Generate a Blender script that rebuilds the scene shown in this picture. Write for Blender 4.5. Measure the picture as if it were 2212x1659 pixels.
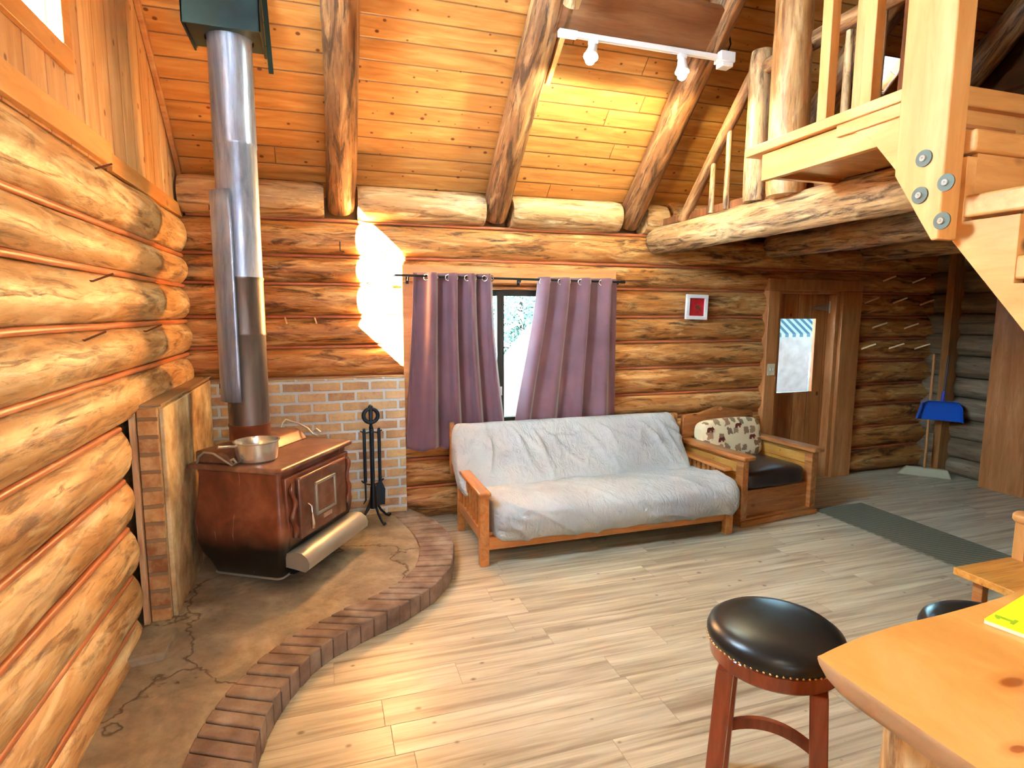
import bpy, bmesh, math, random
from math import sin, cos, pi, radians, sqrt
from mathutils import Vector, Matrix, noise
random.seed(7)
V = Vector
for o in list(bpy.data.objects): bpy.data.objects.remove(o)
scene = bpy.context.scene
COL = scene.collection

# ------------------------------------------------------------------ camera
cam = bpy.data.cameras.new('camera'); cam.sensor_width = 36; cam.lens = 36*1259.3/2212; cam.clip_start = .02; cam.clip_end = 200
camo = bpy.data.objects.new('camera', cam); COL.objects.link(camo)
yaw, pit, rol = 0.310311, 0.122301, 0.00257
fw = V((sin(yaw), cos(yaw), 0)); rt = V((cos(yaw), -sin(yaw), 0)); up = V((0, 0, 1))
f2 = fw*cos(pit)-up*sin(pit); u2 = up*cos(pit)+fw*sin(pit)
r3 = rt*cos(rol)+u2*sin(rol); u3 = u2*cos(rol)-rt*sin(rol)
mw = Matrix((r3, u3, -f2)).transposed().to_4x4(); mw.translation = V((0, 0, 1.80))
camo.matrix_world = mw; scene.camera = camo

# ------------------------------------------------------------------ look, world, sun, daylight
scene.view_settings.view_transform = 'Standard'; scene.view_settings.look = 'None'
scene.view_settings.gamma = 1; scene.view_settings.use_curve_mapping = False
scene.view_settings.exposure = 0.92
scene.cycles.use_denoising = True; scene.cycles.max_bounces = 8; scene.cycles.diffuse_bounces = 5
scene.cycles.sample_clamp_indirect = 40; scene.cycles.caustics_reflective = False; scene.cycles.caustics_refractive = False
w = bpy.data.worlds.new('sky'); scene.world = w; w.use_nodes = True
bg = w.node_tree.nodes['Background']; bg.inputs[0].default_value = (.70, .86, 1, 1); bg.inputs[1].default_value = 1.6

def lamp(name, kind, loc, energy, color, direction=None, **kw):
    d = bpy.data.lights.new(name, kind); d.energy = energy; d.color = (color[0]*.80, color[1]*1.0, color[2]*1.10)
    for k, v in kw.items(): setattr(d, k, v)
    o = bpy.data.objects.new(name, d); COL.objects.link(o); o.location = loc
    if direction is not None: o.rotation_euler = V(direction).to_track_quat('-Z', 'Y').to_euler()
    return o
lamp('sun', 'SUN', (-6, -6, 8), 800, (1, .97, .92), (.645, 1, -.62), angle=.009)
lamp('gable_window_daylight', 'AREA', (-1.62, 2.62, 3.55), 400, (.66, .84, 1), (1, .25, -.35), shape='RECTANGLE', size=1.0, size_y=1.2)
lamp('front_fill_light', 'AREA', (.9, -3.05, 1.9), 70, (.86, .93, 1), (0, 1, -.05), shape='RECTANGLE', size=2.6, size_y=1.7)  # added fill light behind the camera, at an unseen front opening

# ------------------------------------------------------------------ helpers: mesh
class MB:
    def __init__(s): s.v = []; s.f = []
    def add(s, vs, fs):
        b = len(s.v); s.v += [tuple(p) for p in vs]; s.f += [tuple(i+b for i in f) for f in fs]; return s
    def box(s, x0, x1, y0, y1, z0, z1, M=None):
        vs = [V((x, y, z)) for z in (z0, z1) for y in (y0, y1) for x in (x0, x1)]
        if M is not None: vs = [M @ p for p in vs]
        return s.add(vs, [(0, 2, 3, 1), (4, 5, 7, 6), (0, 1, 5, 4), (2, 6, 7, 3), (0, 4, 6, 2), (1, 3, 7, 5)])
    def prism(s, poly, h0, h1, axis='z'):
        n = len(poly)
        def P(a, b, h): return {'z': (a, b, h), 'x': (h, a, b), 'y': (a, h, b)}[axis]
        vs = [P(a, b, h0) for a, b in poly]+[P(a, b, h1) for a, b in poly]
        fs = [tuple(range(n))[::-1], tuple(range(n, 2*n))]+[(i, (i+1) % n, n+(i+1) % n, n+i) for i in range(n)]
        return s.add(vs, fs)
    def tube(s, path, r, seg=10, caps=True, closed=False):
        path = [V(p) for p in path]; n = len(path); rr = r if isinstance(r, (list, tuple)) else [r]*n
        vs = []; prev = None
        for i, p in enumerate(path):
            a = path[i-1] if (i > 0 or closed) else path[i]; b = path[(i+1) % n] if (i < n-1 or closed) else path[i]
            t = (b-a).normalized()
            if prev is None:
                u = t.orthogonal().normalized()
            else:
                u = (prev-t*prev.dot(t)).normalized()
            prev = u; w_ = t.cross(u)
            vs += [p+(u*cos(2*pi*k/seg)+w_*sin(2*pi*k/seg))*rr[i] for k in range(seg)]
        fs = []
        for i in range(n if closed else n-1):
            j = (i+1) % n
            for k in range(seg):
                fs.append((i*seg+k, i*seg+(k+1) % seg, j*seg+(k+1) % seg, j*seg+k))
        if caps and not closed: fs += [tuple(range(seg))[::-1], tuple(range((n-1)*seg, n*seg))]
        return s.add(vs, fs)
    def lathe(s, prof, seg=40, c=(0, 0, 0), closed=False):
        n = len(prof); vs = [(c[0]+r*cos(2*pi*k/seg), c[1]+r*sin(2*pi*k/seg), c[2]+z) for r, z in prof for k in range(seg)]
        fs = [(i*seg+k, i*seg+(k+1) % seg, ((i+1) % n)*seg+(k+1) % seg, ((i+1) % n)*seg+k) for i in range(n if closed else n-1) for k in range(seg)]
        if not closed:
            if prof[0][0] > 1e-4: fs.append(tuple(range(seg))[::-1])
            if prof[-1][0] > 1e-4: fs.append(tuple(range((n-1)*seg, n*seg)))
        return s.add(vs, fs)
    def grid(s, nu, nv, fn, skip=None, wrapu=False):
        vs = [fn(i, j) for j in range(nv) for i in range(nu)]; fs = []
        for j in range(nv-1):
            for i in range(nu if wrapu else nu-1):
                if skip and skip(i, j): continue
                i2 = (i+1) % nu
                fs.append((j*nu+i, j*nu+i2, (j+1)*nu+i2, (j+1)*nu+i))
        return s.add(vs, fs)

def tag(o, label=None, cat=None, group=None, kind=None):
    if label: o['label'] = label
    if cat: o['category'] = cat
    if group: o['group'] = group
    if kind: o['kind'] = kind
    return o
def ob(name, mb, mat, parent=None, label=None, cat=None, group=None, kind=None, bevel=0, smooth=None, world=True, seg=2):
    me = bpy.data.meshes.new(name); me.from_pydata(mb.v, [], mb.f); me.update()
    bm = bmesh.new(); bm.from_mesh(me); bmesh.ops.recalc_face_normals(bm, faces=bm.faces); bm.to_mesh(me); bm.free()
    if smooth is not None:
        me.shade_smooth(); me.set_sharp_from_angle(angle=radians(smooth))
    o = bpy.data.objects.new(name, me); COL.objects.link(o); me.materials.append(mat)
    if bevel:
        m = o.modifiers.new('bevel', 'BEVEL'); m.width = bevel; m.segments = seg; m.limit_method = 'ANGLE'; m.angle_limit = radians(40)
        me.shade_smooth(); me.set_sharp_from_angle(angle=radians(50)); m.harden_normals = False
    if parent:
        o.parent = parent
        if world:
            p = parent; off = V((0, 0, 0))
            while p: off += V(p.location); p = p.parent
            o.location = -off
    return tag(o, label, cat, group, kind)
def empty(name, loc, label, cat, group=None, rotz=0, kind=None):
    o = bpy.data.objects.new(name, None); COL.objects.link(o); o.location = loc; o.rotation_euler = (0, 0, rotz); o.empty_display_size = .1
    return tag(o, label, cat, group, kind)
def copy_thing(root, loc=None, rot=None, label=None):
    def cp(o, par):
        c = o.copy(); COL.objects.link(c); c.parent = par
        for ch in list(o.children): cp(ch, c)
        return c
    r = cp(root, None)
    if loc is not None: r.location = loc
    if rot is not None: r.rotation_euler = rot
    if label: r['label'] = label
    return r
def fr(a, b, t): return a+(b-a)*t
def nz(x, y=0, z=0): return noise.noise(V((x, y, z)))

# ------------------------------------------------------------------ helpers: materials
def S(c):   # sRGB 0-255 -> linear
    f = lambda u: (u/255/12.92) if u/255 <= .04045 else ((u/255+.055)/1.055)**2.4
    return (f(c[0]), f(c[1]), f(c[2]), 1)
class Mt:
    def __init__(s, name, rough=.5, color=None, metal=0, spec=None, coat=0):
        s.m = bpy.data.materials.new(name); s.m.use_nodes = True; s.t = s.m.node_tree
        s.b = s.t.nodes['Principled BSDF']; s.b.inputs['Roughness'].default_value = rough; s.b.inputs['Metallic'].default_value = metal
        if color: s.b.inputs['Base Color'].default_value = S(color)
        if spec is not None: s.b.inputs['Specular IOR Level'].default_value = spec
        if coat: s.b.inputs['Coat Weight'].default_value = coat; s.b.inputs['Coat Roughness'].default_value = .12
    def n(s, typ, props=None, **ins):
        nd = s.t.nodes.new(typ)
        for k, v in (props or {}).items(): setattr(nd, k, v)
        for k, v in ins.items():
            key = int(k[1:]) if k[0] == '_' and k[1:].isdigit() else k.replace('_', ' ')
            s.set(nd.inputs[key], v)
        return nd
    def set(s, sock, v):
        if isinstance(v, bpy.types.NodeSocket): s.t.links.new(v, sock)
        else: sock.default_value = v
    def math(s, op, a, b=0, c=0):
        return s.n('ShaderNodeMath', {'operation': op}, _0=a, _1=b, _2=c).outputs[0]
    def mix(s, f, a, b, bl='MIX'):
        nd = s.t.nodes.new('ShaderNodeMix'); nd.data_type = 'RGBA'; nd.blend_type = bl
        s.set(nd.inputs[0], f); s.set(nd.inputs[6], a); s.set(nd.inputs[7], b); return nd.outputs[2]
    def ramp(s, f, stops):
        nd = s.t.nodes.new('ShaderNodeValToRGB'); cr = nd.color_ramp
        while len(cr.elements) < len(stops): cr.elements.new(.5)
        for e, (p, c) in zip(cr.elements, stops):
            e.position = p; e.color = c if len(c) == 4 else S(c)
        s.set(nd.inputs[0], f); return nd.outputs[0]
    def rng(s, f, a, b, c=0., d=1.):
        return s.n('ShaderNodeMapRange', None, _0=f, _1=a, _2=b, _3=c, _4=d).outputs[0]
    def co(s, scale=(1, 1, 1), loc=(0, 0, 0), rot=(0, 0, 0)):
        tc = s.t.nodes.new('ShaderNodeTexCoord')
        return s.n('ShaderNodeMapping', None, Vector=tc.outputs['Object'], Scale=scale, Location=loc, Rotation=rot).outputs[0]
    def noise(s, vec, scale=5, detail=4, rough=.5, dist=0):
        return s.n('ShaderNodeTexNoise', None, Vector=vec, Scale=scale, Detail=detail, Roughness=rough, Distortion=dist).outputs[0]
    def bump(s, h, st=.3, dist=.01):
        nd = s.n('ShaderNodeBump', None, Strength=st, Distance=dist, Height=h); s.t.links.new(nd.outputs[0], s.b.inputs['Normal'])
    def col(s, c): s.set(s.b.inputs['Base Color'], c); return s

def wood(name, axis, cols, rough=.45, stretch=9, scale=1.6, dark=.5, dcol=(60, 30, 12), bump=.25, knots=0, coat=0, spec=.35, flame=0):
    """cols: three sRGB tones of grain, dark to light; axis: the grain's direction"""
    m = Mt(name, rough, spec=spec, coat=coat)
    sc = [stretch]*3; sc[axis] = 1.0
    c = m.co(tuple(sc)); iso = m.co((1, 1, 1))
    g = m.noise(c, scale, 7, .62, .5)
    base = m.ramp(g, [(.28, cols[0]), (.5, cols[1]), (.72, cols[2])])
    big = m.noise(m.co(tuple([2.2 if i != axis else .7 for i in range(3)])), 1.3, 3)
    base = m.mix(m.rng(big, .35, .7, 0, .45), base, S(cols[0]))
    st = m.noise(m.co(tuple([stretch*1.7 if i != axis else 1.1 for i in range(3)]), (3, 5, 1)), scale*1.6, 8, .7, .9)
    dk = m.rng(st, .56, .66, 0, dark)
    base = m.mix(dk, base, S(dcol))
    if flame:
        fs = [7.5]*3; fs[axis] = 1.25
        n3 = m.noise(m.co(tuple(fs), (1, 2, 7)), 1.6, 9, .68, 1.1)
        base = m.mix(m.rng(n3, .5, .62, 0, flame), base, S(dcol)); n4 = m.noise(m.co(tuple(fs), (5, 0, 3)), 1.9, 7, .65, .8)
        base = m.mix(m.rng(n4, .52, .66, 0, .55), base, S(tuple(min(255, q+22) for q in cols[2])))
    if knots:
        ks = [3.2]*3; ks[axis] = 1.9
        vo = m.n('ShaderNodeTexVoronoi', {'feature': 'F1'}, Vector=m.co(tuple(ks)), Scale=knots).outputs[0]
        k = m.rng(vo, .05, .13, .85, 0)
        base = m.mix(k, base, S((70, 30, 10)))
    m.col(base)
    m.bump(m.math('ADD', g, m.math('MULTIPLY', dk, -.6)), bump, .012)
    return m.m

def planks(name, ua, va, wd, ln, cols, groove=.035, gcol=(60, 28, 10), rough=.45, stretch=10, tint=.25, knots=True, joints=True, bump=.4, kcol=(90, 38, 10), coat=0, spec=.4, dark=.25, kscale=1.0, kmin=.58, gs=1.0):
    m = Mt(name, rough, coat=coat, spec=spec)
    tc = m.t.nodes.new('ShaderNodeTexCoord'); sp = m.n('ShaderNodeSeparateXYZ', None, _0=tc.outputs['Object'])
    a = sp.outputs[ua]; b = sp.outputs[va]
    bw = m.math('DIVIDE', b, wd); row = m.math('FLOOR', bw); fb = m.math('SUBTRACT', bw, row)
    r1 = m.n('ShaderNodeTexWhiteNoise', {'noise_dimensions': '1D'}, W=row).outputs[0]
    al = m.math('ADD', m.math('DIVIDE', a, ln), m.math('MULTIPLY', r1, 7.3)); colm = m.math('FLOOR', al); fa = m.math('SUBTRACT', al, colm)
    if not joints: colm = 0.0
    r2 = m.n('ShaderNodeTexWhiteNoise', {'noise_dimensions': '2D'}, Vector=m.n('ShaderNodeCombineXYZ', None, _0=row, _1=colm).outputs[0]).outputs[0]
    vec = m.n('ShaderNodeCombineXYZ', None, _0=m.math('ADD', m.math('MULTIPLY', a, gs), m.math('MULTIPLY', r2, 31.7)), _1=m.math('MULTIPLY', b, stretch), _2=m.math('MULTIPLY', r2, 9.)).outputs[0]
    g = m.noise(vec, 2.2, 7, .6, .6)
    base = m.ramp(g, [(.3, cols[0]), (.5, cols[1]), (.7, cols[2])])
    st = m.noise(m.n('ShaderNodeCombineXYZ', None, _0=m.math('ADD', m.math('MULTIPLY', a, .9*gs), m.math('MULTIPLY', r2, 17.)), _1=m.math('MULTIPLY', b, stretch*.6), _2=3.).outputs[0], 1.7, 4, .6, .4)
    base = m.mix(m.rng(st, .5, .72, 0, dark), base, S(gcol))
    base = m.mix(m.math('MULTIPLY', r2, tint), base, S(cols[0]))
    if knots:
        kv = m.n('ShaderNodeCombineXYZ', None, _0=m.math('MULTIPLY', a, 6.2*kscale), _1=m.math('MULTIPLY', b, 8.5*kscale), _2=0.).outputs[0]
        vn = m.n('ShaderNodeTexVoronoi', {'feature': 'F1', 'voronoi_dimensions': '2D'}, Vector=kv, Scale=1., Randomness=.95)
        thr = m.n('ShaderNodeTexWhiteNoise', {'noise_dimensions': '3D'}, Vector=vn.outputs['Color']).outputs[0]
        kd = m.math('SUBTRACT', vn.outputs[0], m.math('MULTIPLY', m.math('SUBTRACT', thr, kmin), .17))
        base = m.mix(m.rng(kd, .0, .05, .9, 0), base, S(kcol))
    e = m.math('MINIMUM', fb, m.math('SUBTRACT', 1., fb)); gm = m.rng(e, 0, groove, 1, 0)
    if joints:
        ea = m.math('MULTIPLY', m.math('MINIMUM', fa, m.math('SUBTRACT', 1., fa)), ln/wd); gm = m.math('MAXIMUM', gm, m.rng(ea, 0, groove*.8, 1, 0))
    base = m.mix(m.math('MULTIPLY', gm, .8), base, S(gcol))
    m.col(base); m.bump(m.math('SUBTRACT', m.math('MULTIPLY', g, .12), gm), bump, .01)
    return m.m

def bricks(name, ua, va, bwid, bh, c1, c2, mort, offs=0.5, rough=.85, msz=.012):
    m = Mt(name, rough, spec=.2)
    tc = m.t.nodes.new('ShaderNodeTexCoord'); sp = m.n('ShaderNodeSeparateXYZ', None, _0=tc.outputs['Object'])
    vec = m.n('ShaderNodeCombineXYZ', None, _0=sp.outputs[ua], _1=sp.outputs[va]).outputs[0]
    wob = m.noise(m.co((1, 1, 1)), 14, 3)
    vec2 = m.n('ShaderNodeVectorMath', {'operation': 'ADD'}, _0=vec, _1=m.n('ShaderNodeCombineXYZ', None, _0=m.rng(wob, 0, 1, -.006, .006), _1=m.rng(wob, 0, 1, .006, -.006)).outputs[0]).outputs[0]
    br = m.n('ShaderNodeTexBrick', {'offset': offs}, Vector=vec2, Color1=S(c1), Color2=S(c2), Mortar=S(mort), Scale=1., _5=.1, _6=0.)
    br.inputs['Mortar Size'].default_value = msz; br.inputs['Brick Width'].default_value = bwid; br.inputs['Row Height'].default_value = bh; br.inputs['Mortar Smooth'].default_value = .25; br.inputs['Bias'].default_value = 0
    n1 = m.noise(m.co((1, 1, 1)), 9, 6, .7); n2 = m.noise(m.co((1, 1, 1)), 34, 4, .6)
    c = m.mix(m.rng(n1, .42, .68, 0, .55), br.outputs[0], S((232, 196, 140)))
    c = m.mix(m.rng(n2, .55, .75, 0, .35), c, S((120, 74, 42)))
    c = m.mix(br.outputs[1], c, S(mort))
    m.col(c); m.bump(m.math('ADD', m.math('MULTIPLY', br.outputs[1], -1.), m.math('MULTIPLY', n2, .35)), .6, .012)
    return m.m

HON = [(150, 88, 38), (204, 138, 74), (236, 184, 116)]
PALE = [(166, 116, 68), (214, 170, 114), (242, 212, 162)]
M_log = {a: wood('log_grain_'+'xyz'[a], a, HON, .42, 8, 1.9, .75, (58, 28, 12), .45, flame=.85) for a in (0, 1, 2)}
M_logp = {a: wood('pale_log_grain_'+'xyz'[a], a, PALE, .42, 6, 1.7, .6, (78, 42, 20), .4, flame=.62) for a in (0, 1, 2)}
M_rafter = wood('rafter_log', 0, [(112, 72, 42), (150, 98, 56), (196, 142, 88)], .5, 7, 2.2, .85, (46, 26, 14), .55, flame=.8)
M_beam = wood('loft_beam_log', 0, [(140, 98, 60), (196, 150, 98), (232, 190, 134)], .5, 8, 2.2, .8, (50, 28, 14), .6, flame=.85)
M_rail = wood('red_chinking_strip', 0, [(150, 80, 48), (184, 106, 68), (206, 130, 88)], .35, 5, 2, .2, (110, 40, 16), .1)
M_rail_y = wood('red_chinking_strip_y', 1, [(170, 96, 58), (200, 122, 78), (226, 156, 110)], .35, 5, 2, .2, (120, 46, 18), .1)
M_ceil = planks('knotty_pine_ceiling', 0, 1, .143, 9.4, [(190, 120, 54), (216, 148, 76), (234, 174, 100)], .05, (72, 32, 8), .42, 9, .32, True, True, .5, (104, 44, 10), kscale=1.0)
M_gable = planks('vertical_pine_boards', 1, 2, .2, 9, [(206, 140, 74), (226, 170, 104), (240, 196, 136)], .03, (120, 66, 28), .4, 9, .3, True, False, .5)
def gable_fix():
    return planks('gable_pine_boards', 2, 1, .19, 9, [(188, 138, 88), (214, 168, 116), (232, 194, 146)], .04, (120, 66, 28), .4, 8, .4, True, False, .5, (120, 60, 26), kscale=.8)
M_gable = gable_fix()
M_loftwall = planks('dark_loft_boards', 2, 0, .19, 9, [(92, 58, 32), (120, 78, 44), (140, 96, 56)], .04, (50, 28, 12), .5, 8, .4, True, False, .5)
M_floor = planks('greige_floor_planks', 0, 1, .185, 1.15, [(136, 118, 92), (194, 180, 150), (222, 212, 184)], .014, (124, 102, 80), .36, 9, .25, True, True, .25, (120, 98, 76), spec=.45, dark=.55, kscale=.62, kmin=.78, gs=.45)
M_pineX = wood('fresh_pine_x', 0, [(188, 126, 64), (210, 150, 84), (226, 172, 108)], .42, 7, 1.6, .25, (170, 100, 44), .08, knots=1.3)
M_pineY = wood('fresh_pine_y', 1, [(188, 126, 64), (210, 150, 84), (226, 172, 108)], .42, 7, 1.6, .25, (170, 100, 44), .08, knots=1.3)
M_pineZ = wood('fresh_pine_z', 2, [(188, 126, 64), (210, 150, 84), (226, 172, 108)], .42, 7, 1.6, .25, (170, 100, 44), .08, knots=1.3)
M_casing = wood('door_casing', 2, [(158, 96, 50), (190, 124, 70), (214, 152, 96)], .42, 8, 1.8, .3, (104, 50, 20), .1)
M_casX = wood('window_casing_x', 0, [(182, 118, 66), (208, 146, 88), (228, 172, 114)], .42, 8, 1.8, .25, (140, 70, 26), .1)
M_door = planks('knotty_door_boards', 2, 0, .185, 9, [(150, 88, 44), (182, 114, 62), (208, 144, 86)], .03, (70, 34, 14), .4, 8, .5, True, False, .4, (66, 28, 10), kscale=.55)
M_futon = wood('futon_oak', 1, [(164, 96, 44), (200, 128, 66), (222, 154, 88)], .3, 9, 2.2, .25, (120, 56, 18), .06, coat=.3)
M_futonx = wood('futon_oak_x', 0, [(164, 96, 44), (200, 128, 66), (222, 154, 88)], .3, 9, 2.2, .25, (120, 56, 18), .06, coat=.3)
M_chair = wood('chair_pine', 1, [(144, 84, 40), (180, 114, 60), (216, 156, 92)], .28, 8, 2.0, .5, (90, 40, 14), .1, knots=1.8, coat=.4)
M_chairx = wood('chair_pine_x', 0, [(144, 84, 40), (176, 110, 58), (206, 142, 82)], .28, 8, 2.0, .5, (90, 40, 14), .1, knots=1.8, coat=.4)
M_stool = wood('cherry_stool_wood', 2, [(104, 42, 22), (136, 62, 34), (160, 84, 52)], .28, 10, 2.2, .15, (90, 30, 12), .05, coat=.4)
M_slab = wood('live_edge_slab', 0, [(196, 152, 108), (218, 178, 136), (232, 198, 160)], .3, 3.2, .9, .25, (176, 88, 22), .06, coat=.35)
M_bench = wood('striped_pine_seat', 0, [(180, 108, 36), (222, 152, 66), (240, 182, 96)], .4, 16, 1.6, .6, (120, 62, 20), .1)
M_brickB = bricks('back_brick', 0, 2, .225, .083, (206, 178, 136), (162, 126, 98), (198, 208, 212))
M_brickW = bricks('wing_brick', 1, 2, .225, .083, (190, 144, 92), (150, 102, 64), (176, 150, 112))
M_brickE = bricks('end_brick', 0, 2, 5., .095, (186, 134, 82), (140, 88, 54), (140, 112, 82))
def stone():
    m = Mt('hearth_stone', .8, spec=.2); n1 = m.noise(m.co(), 3.2, 8, .6, .4); n2 = m.noise(m.co(), 22, 6, .65)
    c = m.ramp(n1, [(.32, (108, 94, 78)), (.5, (142, 126, 104)), (.68, (176, 160, 134))])
    c = m.mix(m.rng(n2, .5, .7, 0, .3), c, S((92, 66, 44)))
    wv = m.n('ShaderNodeVectorMath', {'operation': 'ADD'}, _0=m.co(), _1=m.n('ShaderNodeTexNoise', None, Vector=m.co(), Scale=2.6, Detail=5.).outputs[1]).outputs[0]
    vo = m.n('ShaderNodeTexVoronoi', {'feature': 'DISTANCE_TO_EDGE'}, Vector=wv, Scale=.9).outputs[0]
    cr = m.rng(vo, .0, .014, 1, 0); c = m.mix(m.math('MULTIPLY', cr, .75), c, S((66, 44, 28)))
    m.col(c); m.bump(m.math('SUBTRACT', m.math('MULTIPLY', n2, .5), cr), .5, .012); return m.m
M_stone = stone()
def ebrick():
    m = Mt('edging_brick', .85, spec=.2); n1 = m.noise(m.co(), 7, 3, .5); n2 = m.noise(m.co(), 30, 5, .65)
    c = m.ramp(n1, [(.3, (108, 86, 72)), (.5, (132, 110, 94)), (.7, (156, 138, 120))]); c = m.mix(m.rng(n2, .55, .75, 0, .3), c, S((96, 66, 48)))
    m.col(c); m.bump(n2, .5, .01); return m.m
M_ebrick = ebrick()
M_mortar = Mt('mortar', .9, (84, 66, 52)).m
M_plaster = (lambda m: (m.col(m.ramp(m.noise(m.co(), 4, 6, .65), [(.35, (150, 120, 82)), (.52, (196, 168, 124)), (.68, (230, 210, 168))])), m.bump(m.noise(m.co(), 20, 5), .4, .01), m.m)[-1])(Mt('pale_stone_face', .85, spec=.2))
def pipe_mat():
    m = Mt('blued_steel_pipe', .3, metal=.5); a = m.noise(m.co((6, 6, .7)), 2, 6, .7, .5); b = m.noise(m.co((30, 30, 5)), 2.5, 4, .6)
    c = m.ramp(a, [(.3, (104, 114, 134)), (.5, (150, 164, 190)), (.7, (190, 202, 224))]); c = m.mix(m.rng(b, .63, .7, 0, .6), c, S((232, 238, 250)))
    m.col(c); m.set(m.b.inputs['Roughness'], m.rng(b, .3, .7, .42, .26)); return m.m
M_pipe = pipe_mat()
M_pipelow = (lambda m: (m.col(m.ramp(m.noise(m.co((5, 5, .8)), 2, 5), [(.3, (88, 80, 76)), (.6, (130, 122, 118))])), m.m)[-1])(Mt('smoky_steel_pipe', .4, metal=.8))
M_pipefoot = Mt('heat_browned_collar', .45, (128, 74, 54), .6).m
def stove_mat():
    m = Mt('brown_enamel_stove', .3, spec=.5, coat=.35)
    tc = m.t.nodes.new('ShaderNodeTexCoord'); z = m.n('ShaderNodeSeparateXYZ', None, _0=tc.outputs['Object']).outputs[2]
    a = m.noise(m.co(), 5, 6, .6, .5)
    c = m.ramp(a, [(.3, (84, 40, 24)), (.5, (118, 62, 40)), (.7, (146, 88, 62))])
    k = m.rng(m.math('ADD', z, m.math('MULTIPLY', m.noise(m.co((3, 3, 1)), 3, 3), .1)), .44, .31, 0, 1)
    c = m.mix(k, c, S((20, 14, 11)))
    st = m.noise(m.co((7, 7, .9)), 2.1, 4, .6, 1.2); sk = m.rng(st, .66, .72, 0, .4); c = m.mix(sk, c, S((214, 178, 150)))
    m.col(c); return m.m
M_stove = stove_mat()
M_stovetop = (lambda m: (m.col(m.ramp(m.noise(m.co((1, 1, 1)), 4, 7, .65, .4), [(.3, (88, 54, 40)), (.5, (120, 80, 62)), (.68, (160, 122, 102))])), m.m)[-1])(Mt('worn_stove_top', .33, metal=.2, spec=.6))
M_black = Mt('black_iron', .45, (24, 24, 26), .5).m
M_tool = Mt('blue_black_iron', .38, (34, 44, 54), .6).m
M_lip = Mt('brushed_nickel_lip', .4, (186, 184, 172), .7).m
M_steel = Mt('stainless_pan', .22, (206, 202, 190), .75).m
M_box = (lambda m: (m.col(m.ramp(m.noise(m.co((1, 1, 1)), 3, 3), [(.3, (22, 42, 46)), (.7, (44, 76, 80))])), m.m)[-1])(Mt('teal_black_support_box', .38, metal=.3))
M_bronze = Mt('dark_bronze_frame', .4, (52, 50, 42), .4).m
M_white = Mt('white_plastic', .4, (238, 236, 230)).m
M_grom = Mt('silver_grommet', .2, (220, 214, 204), 1.).m
M_curtain = (lambda m: (m.col(m.ramp(m.noise(m.co(), 3, 4), [(.3, (108, 76, 84)), (.7, (128, 92, 100))])), m.bump(m.noise(m.co((60, 60, 60)), 6, 2), .08, .002), m.b.inputs['Sheen Weight'].__setattr__('default_value', .35), m.m)[-1])(Mt('mauve_blackout_curtain', .7, spec=.15))
def cloth_mat():
    m = Mt('cream_futon_cover', .9, spec=.1); a = m.noise(m.co((1, 1, 1)), 2.2, 4); c = m.ramp(a, [(.3, (172, 174, 172)), (.7, (198, 200, 197))])
    m.col(c); w_ = m.noise(m.co((5, 3, 3), rot=(.3, .2, .5)), 3.2, 6, .6, 1.4); m.bump(m.math('ADD', w_, m.math('MULTIPLY', m.noise(m.co((1, 1, 1)), 130, 2), .06)), .7, .035); return m.m
M_cover = cloth_mat()
def leather(name, c):
    m = Mt(name, .32, c, spec=.5); m.bump(m.noise(m.co(), 160, 3), .12, .002); return m.m
M_leather = leather('black_leather', (24, 24, 24))
M_cush = leather('brown_black_cushion', (44, 34, 34))
M_brass = Mt('brass_nail', .25, (214, 176, 116), .9).m
def motif():
    m = Mt('lodge_print_fabric', .85, spec=.1)
    tc = m.t.nodes.new('ShaderNodeTexCoord'); sp = m.n('ShaderNodeSeparateXYZ', None, _0=tc.outputs['Object'])
    vec = m.n('ShaderNodeCombineXYZ', None, _0=sp.outputs[0], _1=sp.outputs[2]).outputs[0]
    vo = m.n('ShaderNodeTexVoronoi', {'distance': 'CHEBYCHEV', 'voronoi_dimensions': '2D'}, Vector=vec, Scale=9.5, Randomness=.7)
    wob = m.math('ADD', vo.outputs[0], m.rng(m.noise(m.co(), 26, 3), .3, .7, -.12, .12))
    h = m.n('ShaderNodeSeparateColor', None, _0=vo.outputs['Color']).outputs[0]
    cc = m.ramp(h, [(.0, (128, 56, 40)), (.35, (132, 124, 88)), (.6, (176, 118, 86)), (.85, (120, 84, 60))])
    m.col(m.mix(m.rng(wob, .27, .30, .85, 0), S((234, 218, 176)), cc)); return m.m
M_motif = motif()
M_bear = Mt('printed_bear_red', .85, (108, 40, 30)).m
def mat_mat():
    m = Mt('grey_green_door_mat', .95, spec=.1); w_ = m.n('ShaderNodeTexWave', {'bands_direction': 'DIAGONAL'}, Vector=m.co((1, 1, 1)), Scale=9., Distortion=1.).outputs[1]
    m.col(m.mix(w_, S((100, 98, 80)), S((124, 120, 100)))); m.bump(w_, .4, .004); return m.m
M_mat = mat_mat()
def glass():
    m = bpy.data.materials.new('window_glass'); m.use_nodes = True; t = m.node_tree; t.nodes.clear()
    o = t.nodes.new('ShaderNodeOutputMaterial'); a = t.nodes.new('ShaderNodeBsdfTransparent'); g = t.nodes.new('ShaderNodeBsdfGlossy'); g.inputs['Roughness'].default_value = .02
    mx = t.nodes.new('ShaderNodeMixShader'); mx.inputs[0].default_value = .05
    t.links.new(a.outputs[0], mx.inputs[1]); t.links.new(g.outputs[0], mx.inputs[2]); t.links.new(mx.outputs[0], o.inputs[0]); return m
M_glass = glass()
M_tint = glass(); M_tint.name = 'outdoor_dimming_glass'; M_tint.node_tree.nodes['Transparent BSDF'].inputs[0].default_value = (.60, .68, .70, 1)  # tint added to the panes to dim the bright outdoors
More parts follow.
